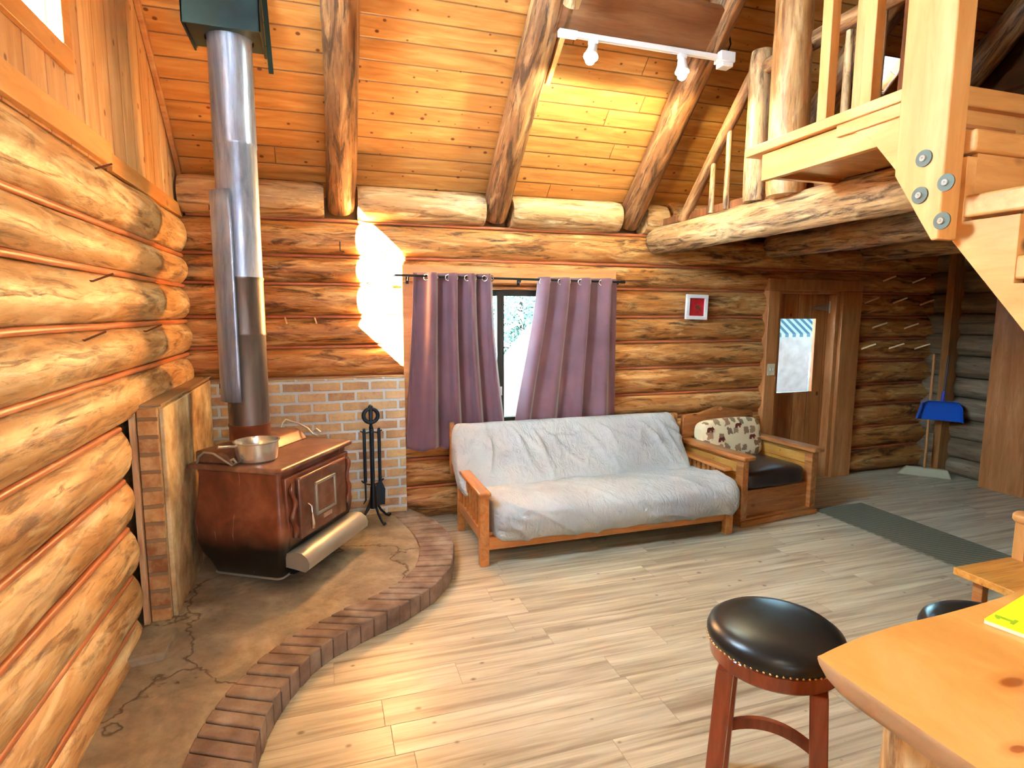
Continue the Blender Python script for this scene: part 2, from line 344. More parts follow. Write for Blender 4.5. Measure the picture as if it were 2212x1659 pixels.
def emis(name, c, st):
    m = bpy.data.materials.new(name); m.use_nodes = True; b = m.node_tree.nodes['Principled BSDF']
    b.inputs['Emission Color'].default_value = (*c, 1); b.inputs['Emission Strength'].default_value = st; return m
M_bulbc = emis('cool_bulb', (.8, 1, .95), 60); M_bulbw = emis('warm_bulb', (1, .72, .34), 45)
M_snow = (lambda m: (m.bump(m.noise(m.co(), 5, 5), .4, .05), m.m)[-1])(Mt('snow', .8, (242, 246, 252)))
M_bark = Mt('bark', .9, (74, 62, 54)).m
M_needle = Mt('needles', .8, (70, 112, 92)).m
M_stucco = (lambda m: (m.col(m.ramp(m.noise(m.co(), 6, 5), [(.35, (214, 186, 176)), (.65, (236, 214, 204))])), m.m)[-1])(Mt('pink_stucco', .9))
M_roofm = (lambda m: (m.col(m.ramp(m.n('ShaderNodeTexWave', {'bands_direction': 'X'}, Vector=m.co(), Scale=1.9).outputs[1], [(.45, (90, 140, 160)), (.55, (236, 244, 248))])), m.m)[-1])(Mt('striped_snowy_roof', .6))
M_shell = Mt('outer_shell_wood', .8, (150, 104, 62)).m

CZ0 = lambda y: 2.95+(4.9-y)*.945
# ------------------------------------------------------------------ logs
def log_mb(L, r0, r1, seg=26, seed=0., rough=1., step=.05):
    n = max(4, int(L/step)); mb = MB()
    def f(i, j):
        t = j/(n-1) if n > 1 else 0; x = t*L; a = 2*pi*i/seg
        r = fr(r0, r1, t)*(1+.05*rough*nz(x*1.6, cos(a)*.9+seed, sin(a)*.9)+.03*rough*nz(x*5, cos(a)*2+seed*3, sin(a)*2))
        k = nz(x*2.3+seed*7, cos(a)*1.6, sin(a)*1.6+9); 
        if k > .42: r *= 1+(k-.42)*.35*rough
        bow = .012*rough*sin(x*1.9+seed)
        e = 1.0
        if j == 0 or j == n-1: e = .93
        return (x, r*e*cos(a)+bow, r*e*sin(a))
    mb.grid(seg, n, f, wrapu=True)
    mb.f += [tuple(range(seg))[::-1], tuple(range((n-1)*seg, n*seg))]
    return mb
def log(name, p0, p1, r0, r1, mat, parent=None, label=None, cat=None, group=None, kind=None, seed=0., rough=1., seg=26):
    p0 = V(p0); p1 = V(p1); d = p1-p0
    o = ob(name, log_mb(d.length, r0, r1, seg, seed, rough), mat, None, label, cat, group, kind, smooth=50)
    if parent: o.parent = parent; p0 = p0-V(parent.location)
    o.location = p0; o.rotation_mode = 'QUATERNION'; o.rotation_quaternion = d.normalized().to_track_quat('X', 'Z'); return o

def log_wall(name, axis, a0, a1, joints, base, bulge, sign, mat, holes=(), step=.05, taper=None, seed=0.):
    """axis 0: wall runs along X and faces -Y; axis 1: runs along Y, faces sign*X"""
    xs = [a0+(a1-a0)*i/int((a1-a0)/step) for i in range(int((a1-a0)/step)+1)]
    for h in holes:
        for e in h[:2]:
            k = min(range(len(xs)), key=lambda q: abs(xs[q]-e)); xs[k] = e
    zs = []; K = 9
    for q in range(len(joints)-1):
        zs += [(joints[q]+(joints[q+1]-joints[q])*(.5-.5*cos(pi*k/K)), q, k/K) for k in range(K)]
    zs.append((joints[-1], len(joints)-2, 1.0))
    for h in holes:
        for e in h[2:]:
            k = min(range(len(zs)), key=lambda q: abs(zs[q][0]-e)); zs[k] = (e, zs[k][1], zs[k][2])
    def f(i, j):
        x = xs[i]; z, q, t = zs[j]
        tt = .5-.5*cos(pi*t); s = sqrt(max(0, 1-(2*tt-1)**2))
        b = bulge*(1+.16*nz(x*.55, q*3.1+seed)+.07*nz(x*2.6, q*5+seed, z*3))*s**.8
        k = nz(x*1.9+q*4, z*4, seed+5)
        if k > .35: b += (k-.35)*.05*s
        if taper: b *= taper(x, z)
        dz = .012*nz(x*.6, q*2.2+seed+11)*s
        if axis == 0: return (x, base-b, z+dz)
        return (base+sign*b, x, z+dz)
    def sk(i, j):
        cx = (xs[i]+xs[i+1])/2; cz = (zs[j][0]+zs[j+1][0])/2
        return any(h[0] < cx < h[1] and h[2] < cz < h[3] for h in holes)
    mb = MB().grid(len(xs), len(zs), f, sk)
    return ob(name, mb, mat, kind='structure', smooth=70)

def strips(name, axis, segs, base, mat, r=.014):
    mb = MB()
    for a0, a1, z in segs:
        n = max(2, int((a1-a0)/.25))
        pts = [(a0+(a1-a0)*i/n, z+.004*nz(i*.7, z*3)) for i in range(n+1)]
        mb.tube([(x, base, zz) if axis == 0 else (base, x, zz) for x, zz in pts], r, 8)
    return ob(name, mb, mat, kind='structure', smooth=60)

JB = [0, .28, .53, .78, 1.01, 1.27, 1.52, 1.76, 2.02, 2.24, 2.52]
WIN = (.75, 2.45, .78, 2.02); DOOR = (4.42, 5.28, 0, 2.02)
wb = log_wall('wall_back', 0, -1.08, 6.75, JB, 5.04, .125, -1, M_log[0], [WIN, DOOR])
sg = []
for z in JB[1:-1]:
    cuts = [(-1.0, 6.6)]
    for h in (WIN, DOOR):
        if h[2]-.01 < z < h[3]+.01:
            cuts = [c for a, b in cuts for c in ((a, min(b, h[0]-.1)), (max(a, h[1]+.1), b)) if c[1]-c[0] > .05]
    sg += [(a, b, z) for a, b in cuts]
sg += [(-.95, 3.0, 2.52)]
strips('trim_1', 0, sg, 4.972, M_rail, .014)
JL = [0, .2, .45, .70, .95, 1.22, 1.48, 1.73, 1.99, 2.21, 2.5]
def tapL(y, z):
    if z < 1.23:
        return sqrt(max(0, 1-((y-3.22)/.24)**2)) if y > 3.22 else 1
    return sqrt(max(0, 1-((y-4.80)/.24)**2)) if y > 4.80 else 1
wl = log_wall('wall_left', 1, -3.2, 5.04, JL, -1.07, .14, 1, M_logp[1], (), .05, tapL, 3.3)
strips('trim_2', 1, [(-3.1, 3.3 if z < 1.3 else 4.92, z) for z in JL[1:-1]], -.99, M_rail_y, .016)
# right wall of the entry nook
JR = [0, .2, .42, .64, .88, 1.1, 1.34, 1.57, 1.8, 2.02, 2.26, 2.52]
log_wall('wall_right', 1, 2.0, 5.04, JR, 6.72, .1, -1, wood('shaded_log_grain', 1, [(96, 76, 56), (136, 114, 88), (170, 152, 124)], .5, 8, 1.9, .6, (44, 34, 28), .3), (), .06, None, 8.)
ob('wall_front', MB().box(-1.1, -.4, -3.3, -3.2, 0, 6.8).box(2.2, 6.8, -3.3, -3.2, 0, 6.8).box(-.4, 2.2, -3.3, -3.2, 0, 1.0).box(-.4, 2.2, -3.3, -3.2, 2.8, 6.8), M_shell, kind='structure')
ob('wall_kitchen_and_blocker', MB().box(6.72, 6.82, -3.3, 2.0, 0, 2.6).box(3.35, 3.45, -3.2, 1.3, 0, 2.34), M_shell, kind='structure')  # outer room wall, plus an unseen partition added to darken the nook
ob('wall_loft_blocker', MB().prism([(1.75, 2.66), (1.75, CZ0(1.75)), (1.0, CZ0(1.0)), (-3.2, CZ0(1.0)-4.2*.945), (-3.2, 2.66)], 3.06, 3.12, 'x'), M_shell, kind='structure')  # unseen partition added to keep camera-side light off the loft
# shell behind the log faces so that no light leaks
ob('wall_outer', MB().box(-1.3, WIN[0], 5.14, 5.22, -.1, 3.0).box(WIN[1], DOOR[0], 5.14, 5.22, -.1, 3.0).box(DOOR[1], 6.9, 5.14, 5.22, -.1, 3.0)
   .box(WIN[0], WIN[1], 5.14, 5.22, -.1, WIN[2]).box(WIN[0], WIN[1], 5.14, 5.22, WIN[3], 3.0).box(DOOR[0], DOOR[1], 5.14, 5.22, DOOR[3], 3.0)
   .box(-1.3, -1.1, -3.3, 5.2, -.1, 2.6).box(6.82, 6.9, -3.3, 5.2, -.1, 2.7), M_shell, kind='structure')

# floor
ob('floor', MB().box(-1.3, 6.9, -3.3, 5.15, -.1, 0), M_floor, kind='structure')

# ------------------------------------------------------------------ roof and gables
SL = .945; ANG = math.atan(SL); CZ = lambda y: 2.95+(4.9-y)*SL
YR = 1.0; ZR = CZ(YR)
def sloped(name, x0, x1, holes=()):
    """ceiling slab in local XY (Y runs up the slope), object rotated onto the slope"""
    L = (5.35-YR)/cos(ANG); xs = sorted({x0, x1}|{h[0] for h in holes}|{h[1] for h in holes}); ys = sorted({0., L}|{h[2] for h in holes}|{h[3] for h in holes}); mb = MB()
    for i in range(len(xs)-1):
        for j in range(len(ys)-1):
            cx, cy = (xs[i]+xs[i+1])/2, (ys[j]+ys[j+1])/2
            if any(h[0] < cx < h[1] and h[2] < cy < h[3] for h in holes): continue
            mb.box(xs[i], xs[i+1], ys[j], ys[j+1], -.1, 0)
    o = ob(name, mb, M_ceil, kind='structure')
    # local Y -> (-Y, +Z) up the slope, local Z -> into the room (down)
    yv = V((0, -cos(ANG), sin(ANG))); xv = V((1, 0, 0)); zv = xv.cross(yv)
    m = Matrix((xv, yv, zv)).transposed().to_4x4(); m.translation = V((0, 5.35, CZ(5.35))); o.matrix_world = m
    return o
sl = lambda y: (5.35-y)/cos(ANG)
sloped('ceiling', -1.3, 6.9, [(4.46, 4.72, sl(4.12), sl(3.90))])
ob('ceiling_far', MB().prism([(YR, ZR), (-3.4, ZR-(YR+3.4)*SL), (-3.4, ZR-(YR+3.4)*SL+.12), (YR, ZR+.12)], -1.3, 6.9, 'x'), M_shell, kind='structure')
sk = empty('window_4', (4.59, 4.0, CZ(4.0)), None, None, kind='structure')
ob('pane', MB().add([(4.46, 4.12, CZ(4.12)+.05), (4.72, 4.12, CZ(4.12)+.05), (4.72, 3.90, CZ(3.90)+.05), (4.46, 3.90, CZ(3.90)+.05)], [(0, 1, 2, 3)]), M_glass, sk)
mb = MB()
for a, b in (((4.46, 4.12), (4.72, 4.12)), ((4.46, 3.90), (4.72, 3.90)), ((4.46, 4.12), (4.46, 3.90)), ((4.72, 4.12), (4.72, 3.90))):
    mb.tube([(a[0], a[1], CZ(a[1])+.02), (b[0], b[1], CZ(b[1])+.02)], .012, 6)
ob('skylight_frame', mb, M_white, sk)

# left gable of vertical boards with the sunny window
GW = (2.23, 2.98, 2.89, 3.97)
def gable(name, x0, x1, mat, hole=None, zb=2.5):
    mb = MB(); ys = [-3.3]+[-3.3+i*.25 for i in range(1, 35)]+[5.3]
    if hole: ys = sorted(set([round(y, 4) for y in ys if abs(y-hole[0]) > .08 and abs(y-hole[1]) > .08])|{hole[0], hole[1], YR})
    else: ys = sorted(set(ys)|{YR})
    top = lambda y: (CZ(y) if y >= YR else ZR-(YR-y)*SL)+.04
    for y0, y1 in zip(ys, ys[1:]):
        if hole and hole[0] <= (y0+y1)/2 <= hole[1]:
            mb.prism([(y0, zb), (y1, zb), (y1, hole[2]), (y0, hole[2])], x0, x1, 'x')
            mb.prism([(y0, hole[3]), (y1, hole[3]), (y1, top(y1)), (y0, top(y0))], x0, x1, 'x')
        else: mb.prism([(y0, min(zb, top(y0)-.01)), (y1, min(zb, top(y1)-.01)), (y1, top(y1)), (y0, top(y0))], x0, x1, 'x')
    return ob(name, mb, mat, kind='structure')
gable('wall_gable_left', -1.12, -1.0, M_gable, GW)
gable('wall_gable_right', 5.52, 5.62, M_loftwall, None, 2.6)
def slope_board(mb, x0, x1, y0, y1, up0, up1):
    return mb.prism([(y0, CZ(y0)-up0), (y0, CZ(y0)-up1), (y1, CZ(y1)-up1), (y1, CZ(y1)-up0)], x0, x1, 'x')
ob('trim_3', slope_board(MB(), -1.0, -.965, 5.0, YR, 0., .06), M_casX, kind='structure', bevel=.006)
ob('trim_4', slope_board(MB(), 5.40, 5.52, 4.9, YR, 0., .13), M_pineY, kind='structure', bevel=.006)
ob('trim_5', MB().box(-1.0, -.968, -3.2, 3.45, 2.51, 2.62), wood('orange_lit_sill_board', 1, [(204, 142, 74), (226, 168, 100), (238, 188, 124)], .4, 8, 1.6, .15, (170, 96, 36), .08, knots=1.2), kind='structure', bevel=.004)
ob('trim_6', MB().box(-1.0, -.972, 3.46, 5.0, 2.49, 2.58), M_pineY, kind='structure', bevel=.004)
g1 = empty('window_1', (-1.0, 2.6, 2.89), None, None, kind='structure')
y0, y1, z0, z1 = GW
ob('window_frame', MB().box(-1.0, -.975, y0-.09, y1+.09, z0-.09, z0).box(-1.0, -.975, y0-.09, y1+.09, z1, z1+.09).box(-1.0, -.975, y1, y1+.09, z0, z1).box(-1.0, -.975, y0-.09, y0, z0, z1), M_pineY, g1, bevel=.004)
ob('sash', MB().box(-1.1, -1.03, y0, y1, z0, z0+.035).box(-1.1, -1.03, y0, y1, z1-.035, z1).box(-1.1, -1.03, y1-.035, y1, z0, z1).box(-1.1, -1.03, y0, y0+.035, z0, z1), M_white, g1, bevel=.003)
ob('pane', MB().box(-1.07, -1.065, y0+.03, y1-.03, z0+.03, z1-.03), M_glass, g1)

# plate log segments between the rafters
RX = [.155, 1.455, 2.735, 4.03, 5.3]
pl = [(-.98, .03), (.285, 1.335), (1.575, 2.615), (2.87, 3.1)]
names = ['behind the stovepipe', 'above the left curtain', 'above the right curtain', 'tucked beside the loft beam']
for (a, b), t in zip(pl, names):
    log('plate_log', (a, 4.985, 2.665), (b, 4.985, 2.665), .145, .14, M_logp[0], label='short pale plate log on top of the wall, '+t, cat='log', group='plate logs between the rafters', seed=a)
log('plate_log', (3.15, 4.985, 2.70), (6.6, 4.985, 2.70), .14, .14, M_log[0], label='dark plate log above the wall in the loft shadow', cat='log', group='plate logs between the rafters', seed=9)
rl = ['peeled log rafter directly right of the stovepipe', 'peeled log rafter just left of the track light', 'peeled log rafter reaching behind the right end of the track light', 'shaded log rafter behind the loft railing', 'far log rafter inside the dark loft']
for i, x in enumerate(RX):
    AX = lambda y: CZ(y)-.195
    log('roof_rafter', (x, 5.03, AX(5.03)), (x, 1.2, AX(1.2)), .112, .125, M_rafter, label=rl[i], cat='rafter', group='log rafters', seed=i*3.7, seg=30)
log('collar_log', (1.545, 3.60, AX(3.60)-.285), (1.545, 1.3, AX(1.3)-.285), .055, .07, M_logp[0], label='pale log end butting over the left end of the track light', cat='log', seed=4.4)
RU = lambda y: CZ(y)-.335   # underside of the rafters
tb = MB().prism([(3.80, RU(3.80)+.0), (3.60, RU(3.60)+.0), (3.60, RU(3.60)+.03), (3.80, RU(3.80)+.03)], 1.50, 2.74, 'x')
ob('lighting_board', tb, wood('reddish_track_board', 0, [(120, 72, 42), (146, 94, 58), (168, 116, 76)], .45, 9, 1.8, .3, (110, 52, 24), .08), label='reddish board under the rafters carrying the track light', cat='board', bevel=.003)
ob('nailing_block', MB().prism([(3.84, RU(3.84)+.0), (3.68, RU(3.68)+.0), (3.68, RU(3.68)+.11), (4.12, RU(4.12)+.11), (4.12, RU(4.12)+.06)], 1.565, 1.60, 'x'), M_pineY, label='yellow wooden block fixed to the rafter at the left end of the track', cat='block', bevel=.003)

# ------------------------------------------------------------------ track light
ty = 3.79; tz = RU(ty)-.035
tr = empty('track_light', (2.2, ty, tz), 'white track light bar with two lamp heads under the sloped ceiling', 'ceiling light')
ob('track', MB().box(1.55, 2.78, ty-.018, ty+.018, tz-.012, tz+.012).box(1.55, 2.78, ty-.018, ty-.01, tz-.022, tz-.01).box(1.55, 2.78, ty+.01, ty+.018, tz-.022, tz-.01), M_white, tr, bevel=.002)
ob('end_cap', MB().box(1.53, 1.66, ty-.022, ty+.022, tz-.028, tz+.014), M_white, tr, bevel=.003)
ob('feed_box', MB().box(2.76, 2.88, ty-.05, ty+.04, tz-.04, tz+.03).box(2.78, 2.87, ty-.04, ty+.04, tz-.07, tz-.04), M_white, tr, bevel=.004)
def head(x, tilt, mb_, nm):
    h = ob('lamp_head', MB().box(x-.03, x+.03, ty-.02, ty+.02, tz-.05, tz-.02), M_white, tr, bevel=.004)
    d = V(tilt).normalized(); p = V((x, ty, tz-.05)); q = d.to_track_quat('Z', 'Y').to_matrix()
    def xf(m): m.v = [tuple(p+q @ V(v)) for v in m.v]; return m
    ob('lamp_shade', xf(MB().lathe([(.018, 0), (.03, .01), (.034, .05), (.05, .10), (.048, .10), (.03, .05), (.001, .02)], 24)), M_white, h, smooth=40)
    bl = MB().lathe([(.001, .03), (.02, .035), (.03, .08), (.035, .11), (.03, .14), (.015, .155), (.001, .16)], 20)
    ob('bulb', xf(bl), mb_, h, smooth=60)
    return p+d*.17
pA = head(1.78, (-.15, -.15, -.45), M_bulbc, 'a'); pB = head(2.47, (-.05, -.1, -.5), M_bulbw, 'b')
lamp('track_bulb_cool', 'SPOT', pA+V((0, 0, -.03)), 46, (.98, .93, .70), (0, .35, -1), shadow_soft_size=.035, spot_size=3.14, spot_blend=.2)
lamp('track_bulb_warm', 'SPOT', pB+V((0, 0, -.03)), 38, (1, .70, .36), (0, .35, -1), shadow_soft_size=.035, spot_size=3.14, spot_blend=.2)
ob('power_cord', MB().tube([(2.84, ty, tz+.03), (2.87, ty, tz+.10), (2.80, ty-.06, tz+.17), (2.72, ty-.09, tz+.2), (2.70, ty-.1, CZ(ty-.1)-.29)], .006, 8), M_black, label='thin dark cord running from the track light feed box up the rafter', cat='cord', smooth=50)

# unseen pendants added to give warm light from behind the camera
for i, (x, y, z, e) in enumerate([(-.1, -.9, 3.0, 30), (2.3, -1.2, 3.0, 50), (4.6, -.6, 2.35, 3)]):
    kl = empty('added_pendant', (x, y, z), ['added unseen pendant lamp behind the camera on the stove side', 'added unseen pendant lamp behind the camera over the kitchen', 'small added pendant lamp, unseen under the loft'][i], 'pendant lamp', 'added pendant lamps behind the viewpoint')
    ob('lamp_shade', MB().lathe([(.03, .22), (.1, .2), (.17, .08), (.165, .08), (.09, .19), (.001, .2)], 28, (x, y, z)), M_white, kl, smooth=40)
    ob('suspension_cord', MB().tube([(x, y, z+.2), (x, y, (ZR-(YR-y)*SL) if i < 2 else 2.6)], .006, 6), M_black, kl)
    lamp('added_pendant_bulb', 'POINT', (x, y, z+.04), e, (1, .86, .66), shadow_soft_size=.09)

# ------------------------------------------------------------------ back window, casing
wn = empty('window_2', (1.6, 5.0, .78), None, None, kind='structure')
a, b, c, d = WIN
ob('window_casing', MB().box(a-.13, a, 4.89, 5.0, c-.12, d+.03).box(b, b+.12, 4.89, 5.0, c-.12, d+.03).box(a-.13, b+.12, 4.885, 5.0, d+.03, d+.165), M_casX, wn, bevel=.005)
ob('window_sill', MB().box(a-.13, b+.12, 4.885, 5.0, c-.13, c), M_casX, wn, bevel=.006)
ob('window_jamb', MB().box(a, a+.02, 4.95, 5.2, c, d).box(b-.02, b, 4.95, 5.2, c, d).box(a, b, 4.95, 5.2, d-.02, d).box(a, b, 4.95, 5.2, c, c+.02), M_casX, wn)
ob('outer_frame', MB().box(a+.02, b-.02, 5.06, 5.11, d-.075, d-.02).box(a+.02, b-.02, 5.06, 5.11, c+.02, c+.06).box(a+.02, a+.06, 5.06, 5.11, c+.02, d-.02).box(b-.06, b-.02, 5.06, 5.11, c+.02, d-.02), M_bronze, wn, bevel=.003)
ob('meeting_stile', MB().box(1.475, 1.515, 5.04, 5.12, c+.03, d-.03).box(1.515, 1.545, 5.055, 5.12, c+.03, d-.03), M_bronze, wn, bevel=.003)
ob('latch', MB().box(1.50, 1.52, 5.03, 5.045, 1.05, 1.13), M_white, wn, bevel=.003)
ob('pane', MB().box(a+.05, 1.49, 5.085, 5.09, c+.05, d-.06), M_tint, wn); ob('pane', MB().box(1.53, b-.05, 5.095, 5.10, c+.05, d-.06), M_tint, wn)

# ------------------------------------------------------------------ door
dr = empty('door_1', (4.85, 5.0, 0), None, None, kind='structure')
ob('door_slab', MB().box(4.50, 4.58, 5.03, 5.075, .01, 2.0).box(5.06, 5.22, 5.03, 5.075, .01, 2.0).box(4.58, 5.06, 5.03, 5.075, .01, .95).box(4.58, 5.06, 5.03, 5.075, 1.74, 2.0), M_door, dr, bevel=.003)
ob('window_stop', MB().box(4.565, 4.585, 5.01, 5.075, .935, 1.755).box(5.035, 5.065, 5.0, 5.10, .935, 1.755).box(4.565, 5.065, 5.015, 5.075, .935, .955).box(4.565, 5.065, 5.015, 5.075, 1.735, 1.755), wood('light_door_stop', 2, [(190, 126, 66), (222, 166, 100), (240, 194, 130)], .4, 8, 2, .1, (160, 90, 40), .05), dr, bevel=.003)
ob('pane', MB().box(4.58, 5.04, 5.05, 5.055, .95, 1.74), M_tint, dr)
ob('door_casing', MB().box(4.30, 4.44, 4.89, 5.0, 0, 2.03).box(5.27, 5.53, 4.89, 5.0, 0, 2.03).box(4.30, 5.53, 4.885, 5.0, 2.03, 2.15), M_casing, dr, bevel=.006)
ob('door_jamb', MB().box(4.42, 4.50, 4.93, 5.2, 0, 2.02).box(5.22, 5.28, 4.93, 5.2, 0, 2.02).box(4.42, 5.28, 4.93, 5.2, 2.0, 2.04), M_casing, dr, bevel=.004)
hg = MB().tube([(5.225, 5.015, 1.80), (5.225, 5.015, 1.93)], .011, 12)
hg.prism([(5.215, 1.90), (5.10, 1.885), (4.99, 1.86), (4.98, 1.85), (5.10, 1.835), (5.215, 1.82)], 5.02, 5.03, 'y')
hg.prism([(5.235, 1.895), (5.27, 1.885), (5.27, 1.83), (5.235, 1.82)], 4.985, 5.0, 'y')
ob('hinge', hg, Mt('galvanised_hinge', .35, (168, 164, 148), .9).m, dr, bevel=.002)
ob('door_handle', MB().lathe([(.001, 0), (.03, .0), (.03, .01), (.012, .015), (.012, .04), (.028, .05), (.03, .065), (.001, .075)], 20), Mt('brass_knob', .3, (150, 110, 60), .9).m, dr, smooth=40, world=False)
k = dr.children[-1]; k.location = (4.56-4.85, 5.03-5.0, .92); k.rotation_euler = (pi/2, 0, 0)
sw = empty('switch_plate', (4.37, 4.89, 1.22), 'ivory light switch plate on the left door casing', 'light switch')
ob('plate', MB().box(4.325, 4.415, 4.878, 4.889, 1.16, 1.28), Mt('ivory_plate', .4, (224, 212, 176)).m, sw, bevel=.004)
for tx in (4.345, 4.385): ob('toggle', MB().box(tx, tx+.01, 4.868, 4.88, 1.21, 1.235), M_white, sw, bevel=.002)

# nook: corner board, plank return and far door on the right wall
ob('trim_7', MB().box(6.50, 6.66, 4.62, 4.70, 0, 2.5), wood('corner_board', 2, [(132, 84, 44), (168, 114, 64), (190, 138, 84)], .45, 8, 2, .3, (96, 56, 26), .08), kind='structure', bevel=.005)
ob('trim_8', MB().box(6.46, 6.66, 3.75, 4.16, 0, 2.5), M_casing, kind='structure', bevel=.006)
d2 = empty('door_2', (6.6, 3.4, 0), None, None, kind='structure')
ob('door_slab', MB().box(6.58, 6.64, 2.75, 3.66, .01, 2.05), M_door, d2)
ob('door_casing', MB().box(6.5, 6.62, 3.62, 3.72, 0, 2.1).box(6.5, 6.62, 2.68, 2.78, 0, 2.1).box(6.5, 6.62, 2.78, 3.62, 2.05, 2.15), M_casing, d2, bevel=.005)

# ------------------------------------------------------------------ hearth, brick walls
OUT = [(.62, 4.93), (.70, 4.80), (.79, 4.58), (.85, 4.32), (.846, 4.03), (.755, 3.68), (.60, 3.43), (.36, 3.235), (.141, 3.108), (-.013, 3.006), (-.12, 2.889), (-.194, 2.761), (-.258, 2.598), (-.296, 2.468), (-.313, 2.337), (-.32, 2.15), (-.32, 1.9), (-.30, 1.6)]
INN = [(.42, 4.93), (.50, 4.75), (.56, 4.5), (.60, 4.25), (.60, 4.02), (.535, 3.75), (.42, 3.56), (.22, 3.39), (.03, 3.27), (-.14, 3.15), (-.27, 3.03), (-.36, 2.90), (-.44, 2.75), (-.50, 2.60), (-.54, 2.45), (-.56, 2.30), (-.57, 2.05), (-.56, 1.75)]
def resample(P, n):
    P = [V(p) for p in P]; L = [0]
    for p, q in zip(P, P[1:]): L.append(L[-1]+(q-p).length)
    out = []; k = 0
    for i in range(n):
        s = L[-1]*i/(n-1)
        while k < len(P)-2 and L[k+1] < s: k += 1
        out.append(P[k].lerp(P[k+1], (s-L[k])/(L[k+1]-L[k])))
    return out
hr = empty('hearth', (-.2, 3.6, 0), 'raised stone hearth with a curved brick edge under the wood stove', 'hearth')
io = resample(INN, 60); slabp = [(-1.0, 1.75)]+[(p.x-.004, p.y) for p in reversed(io)]+[(-1.0, 4.93)]
def hsl():
    mb = MB()
    def f(i, j):
        p = io[j]; t = i/30; x = fr(-1.06, p.x, t); z = .112+.010*nz(x*3, p.y*3)+.004*nz(x*11, p.y*11)
        return (x, p.y, z)
    mb.grid(31, 60, f)
    return mb
ob('stone_slab', hsl(), M_stone, hr, smooth=60)
ob('mortar_bed', MB().prism([(p.x, p.y) for p in resample(OUT, 60)]+[(p.x, p.y) for p in reversed(io)], 0, .098), M_mortar, hr)
NBk = 44; oo = resample(OUT, NBk+1); ii = resample(INN, NBk+1); mb = MB()
for k in range(NBk):
    g = .055; dz = .008*nz(k*1.7, 3); ju = .008*nz(k*2.3, 8)
    A = oo[k].lerp(oo[k+1], g); B = oo[k].lerp(oo[k+1], 1-g); Cc = ii[k].lerp(ii[k+1], 1-g); D = ii[k].lerp(ii[k+1], g)
    dirn = (A-D).normalized()*(.006+ju)
    A = A+dirn; B = B+dirn
    z1 = .118+dz; tl = .006*nz(k*3.1, 1)
    mb.add([(A.x, A.y, 0), (B.x, B.y, 0), (Cc.x, Cc.y, 0), (D.x, D.y, 0), (A.x, A.y, z1), (B.x, B.y, z1+tl), (Cc.x, Cc.y, z1+.004), (D.x, D.y, z1+.004)],
           [(0, 3, 2, 1), (4, 5, 6, 7), (0, 1, 5, 4), (1, 2, 6, 5), (2, 3, 7, 6), (3, 0, 4, 7)])
ob('brick_edging', mb, M_ebrick, hr, bevel=.007)
ob('loose_stone', MB().prism([(-1.0, 3.02), (-.80, 3.05), (-.79, 3.30), (-.93, 3.36), (-1.02, 3.30)], .10, .15), M_stone, hr, bevel=.012)
bw = empty('brick_surround', (-.2, 4.95, .12), 'brick wall surround behind the wood stove', 'brick wall')
ob('back_bricks', MB().box(-.86, .62, 4.86, 4.99, .11, 1.27), M_brickB, bw, bevel=.004)
ob('wing_bricks', MB().box(-.955, -.86, 3.48, 4.99, .11, 1.30), M_brickW, bw, label='brick wing wall along the left log wall', bevel=.006)
ob('end_bricks', MB().box(-.955, -.86, 3.465, 3.48, .11, 1.29), M_brickE, bw, label='stacked brick end of the wing', bevel=.004)
ob('stone_facing', MB().box(-.86, -.835, 3.50, 4.86, .11, 1.285), M_plaster, bw, label='pale stone facing on the inner side of the wing', bevel=.006)
ob('edge_strip', MB().box(-.985, -.96, 3.44, 3.48, .11, 1.31), wood('weathered_edge_strip', 2, [(176, 130, 92), (214, 174, 134), (232, 200, 166)], .6, 8, 2, .3, (120, 76, 46), .1), bw)
ob('metal_cap', MB().box(-1.0, -.84, 3.47, 4.99, 1.302, 1.312).box(-.86, .62, 4.86, 4.99, 1.27, 1.278), Mt('grey_cap', .6, (150, 124, 96)).m, bw)

# ------------------------------------------------------------------ wood stove
SZ = .115
st = empty('wood_stove', (-.331, 4.09, SZ), 'brown enamel wood stove on the hearth below the tall pipe', 'stove', rotz=radians(59))
W2, D2 = .40, .29
def ring(ox, oy, z, rc=.035, n=5):
    hx, hy = W2+ox, D2+oy; pts = []
    for cx, cy, a0 in ((hx-rc, hy-rc, 0), (-hx+rc, hy-rc, pi/2), (-hx+rc, -hy+rc, pi), (hx-rc, -hy+rc, 3*pi/2)):
        for k in range(n): a = a0+pi/2*k/(n-1); pts.append((cx+rc*cos(a), cy+rc*sin(a), z))
    return pts
def loft(layers):
    mb = MB(); n = len(layers[0]); vs = [p for l in layers for p in l]
    fs = [(j*n+i, j*n+(i+1) % n, (j+1)*n+(i+1) % n, (j+1)*n+i) for j in range(len(layers)-1) for i in range(n)]
    fs += [tuple(range(n))[::-1], tuple(range((len(layers)-1)*n, len(layers)*n))]
    return mb.add(vs, fs)
prof = [(-.06, .05), (-.05, .065), (-.03, .13), (-.0, .2), (.018, .27), (.028, .34), (.022, .42), (.01, .52), (0, .62), (-.004, .70), (0, .735)]
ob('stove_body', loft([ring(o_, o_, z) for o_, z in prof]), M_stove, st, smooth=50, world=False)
ob('base_trim', loft([ring(-.055, -.055, .045), ring(-.047, -.047, .05), ring(-.047, -.047, .058), ring(-.055, -.055, .062)]), M_lip, st, smooth=40, world=False)
ob('pedestal', loft([ring(-.14, -.12, 0.), ring(-.14, -.12, .05)]), M_black, st, world=False)
ob('top_plate', loft([ring(.01, .01, .733), ring(.034, .034, .742), ring(.036, .036, .755), ring(.028, .028, .766), ring(0, 0, .768)]), M_stovetop, st, smooth=50, world=False)
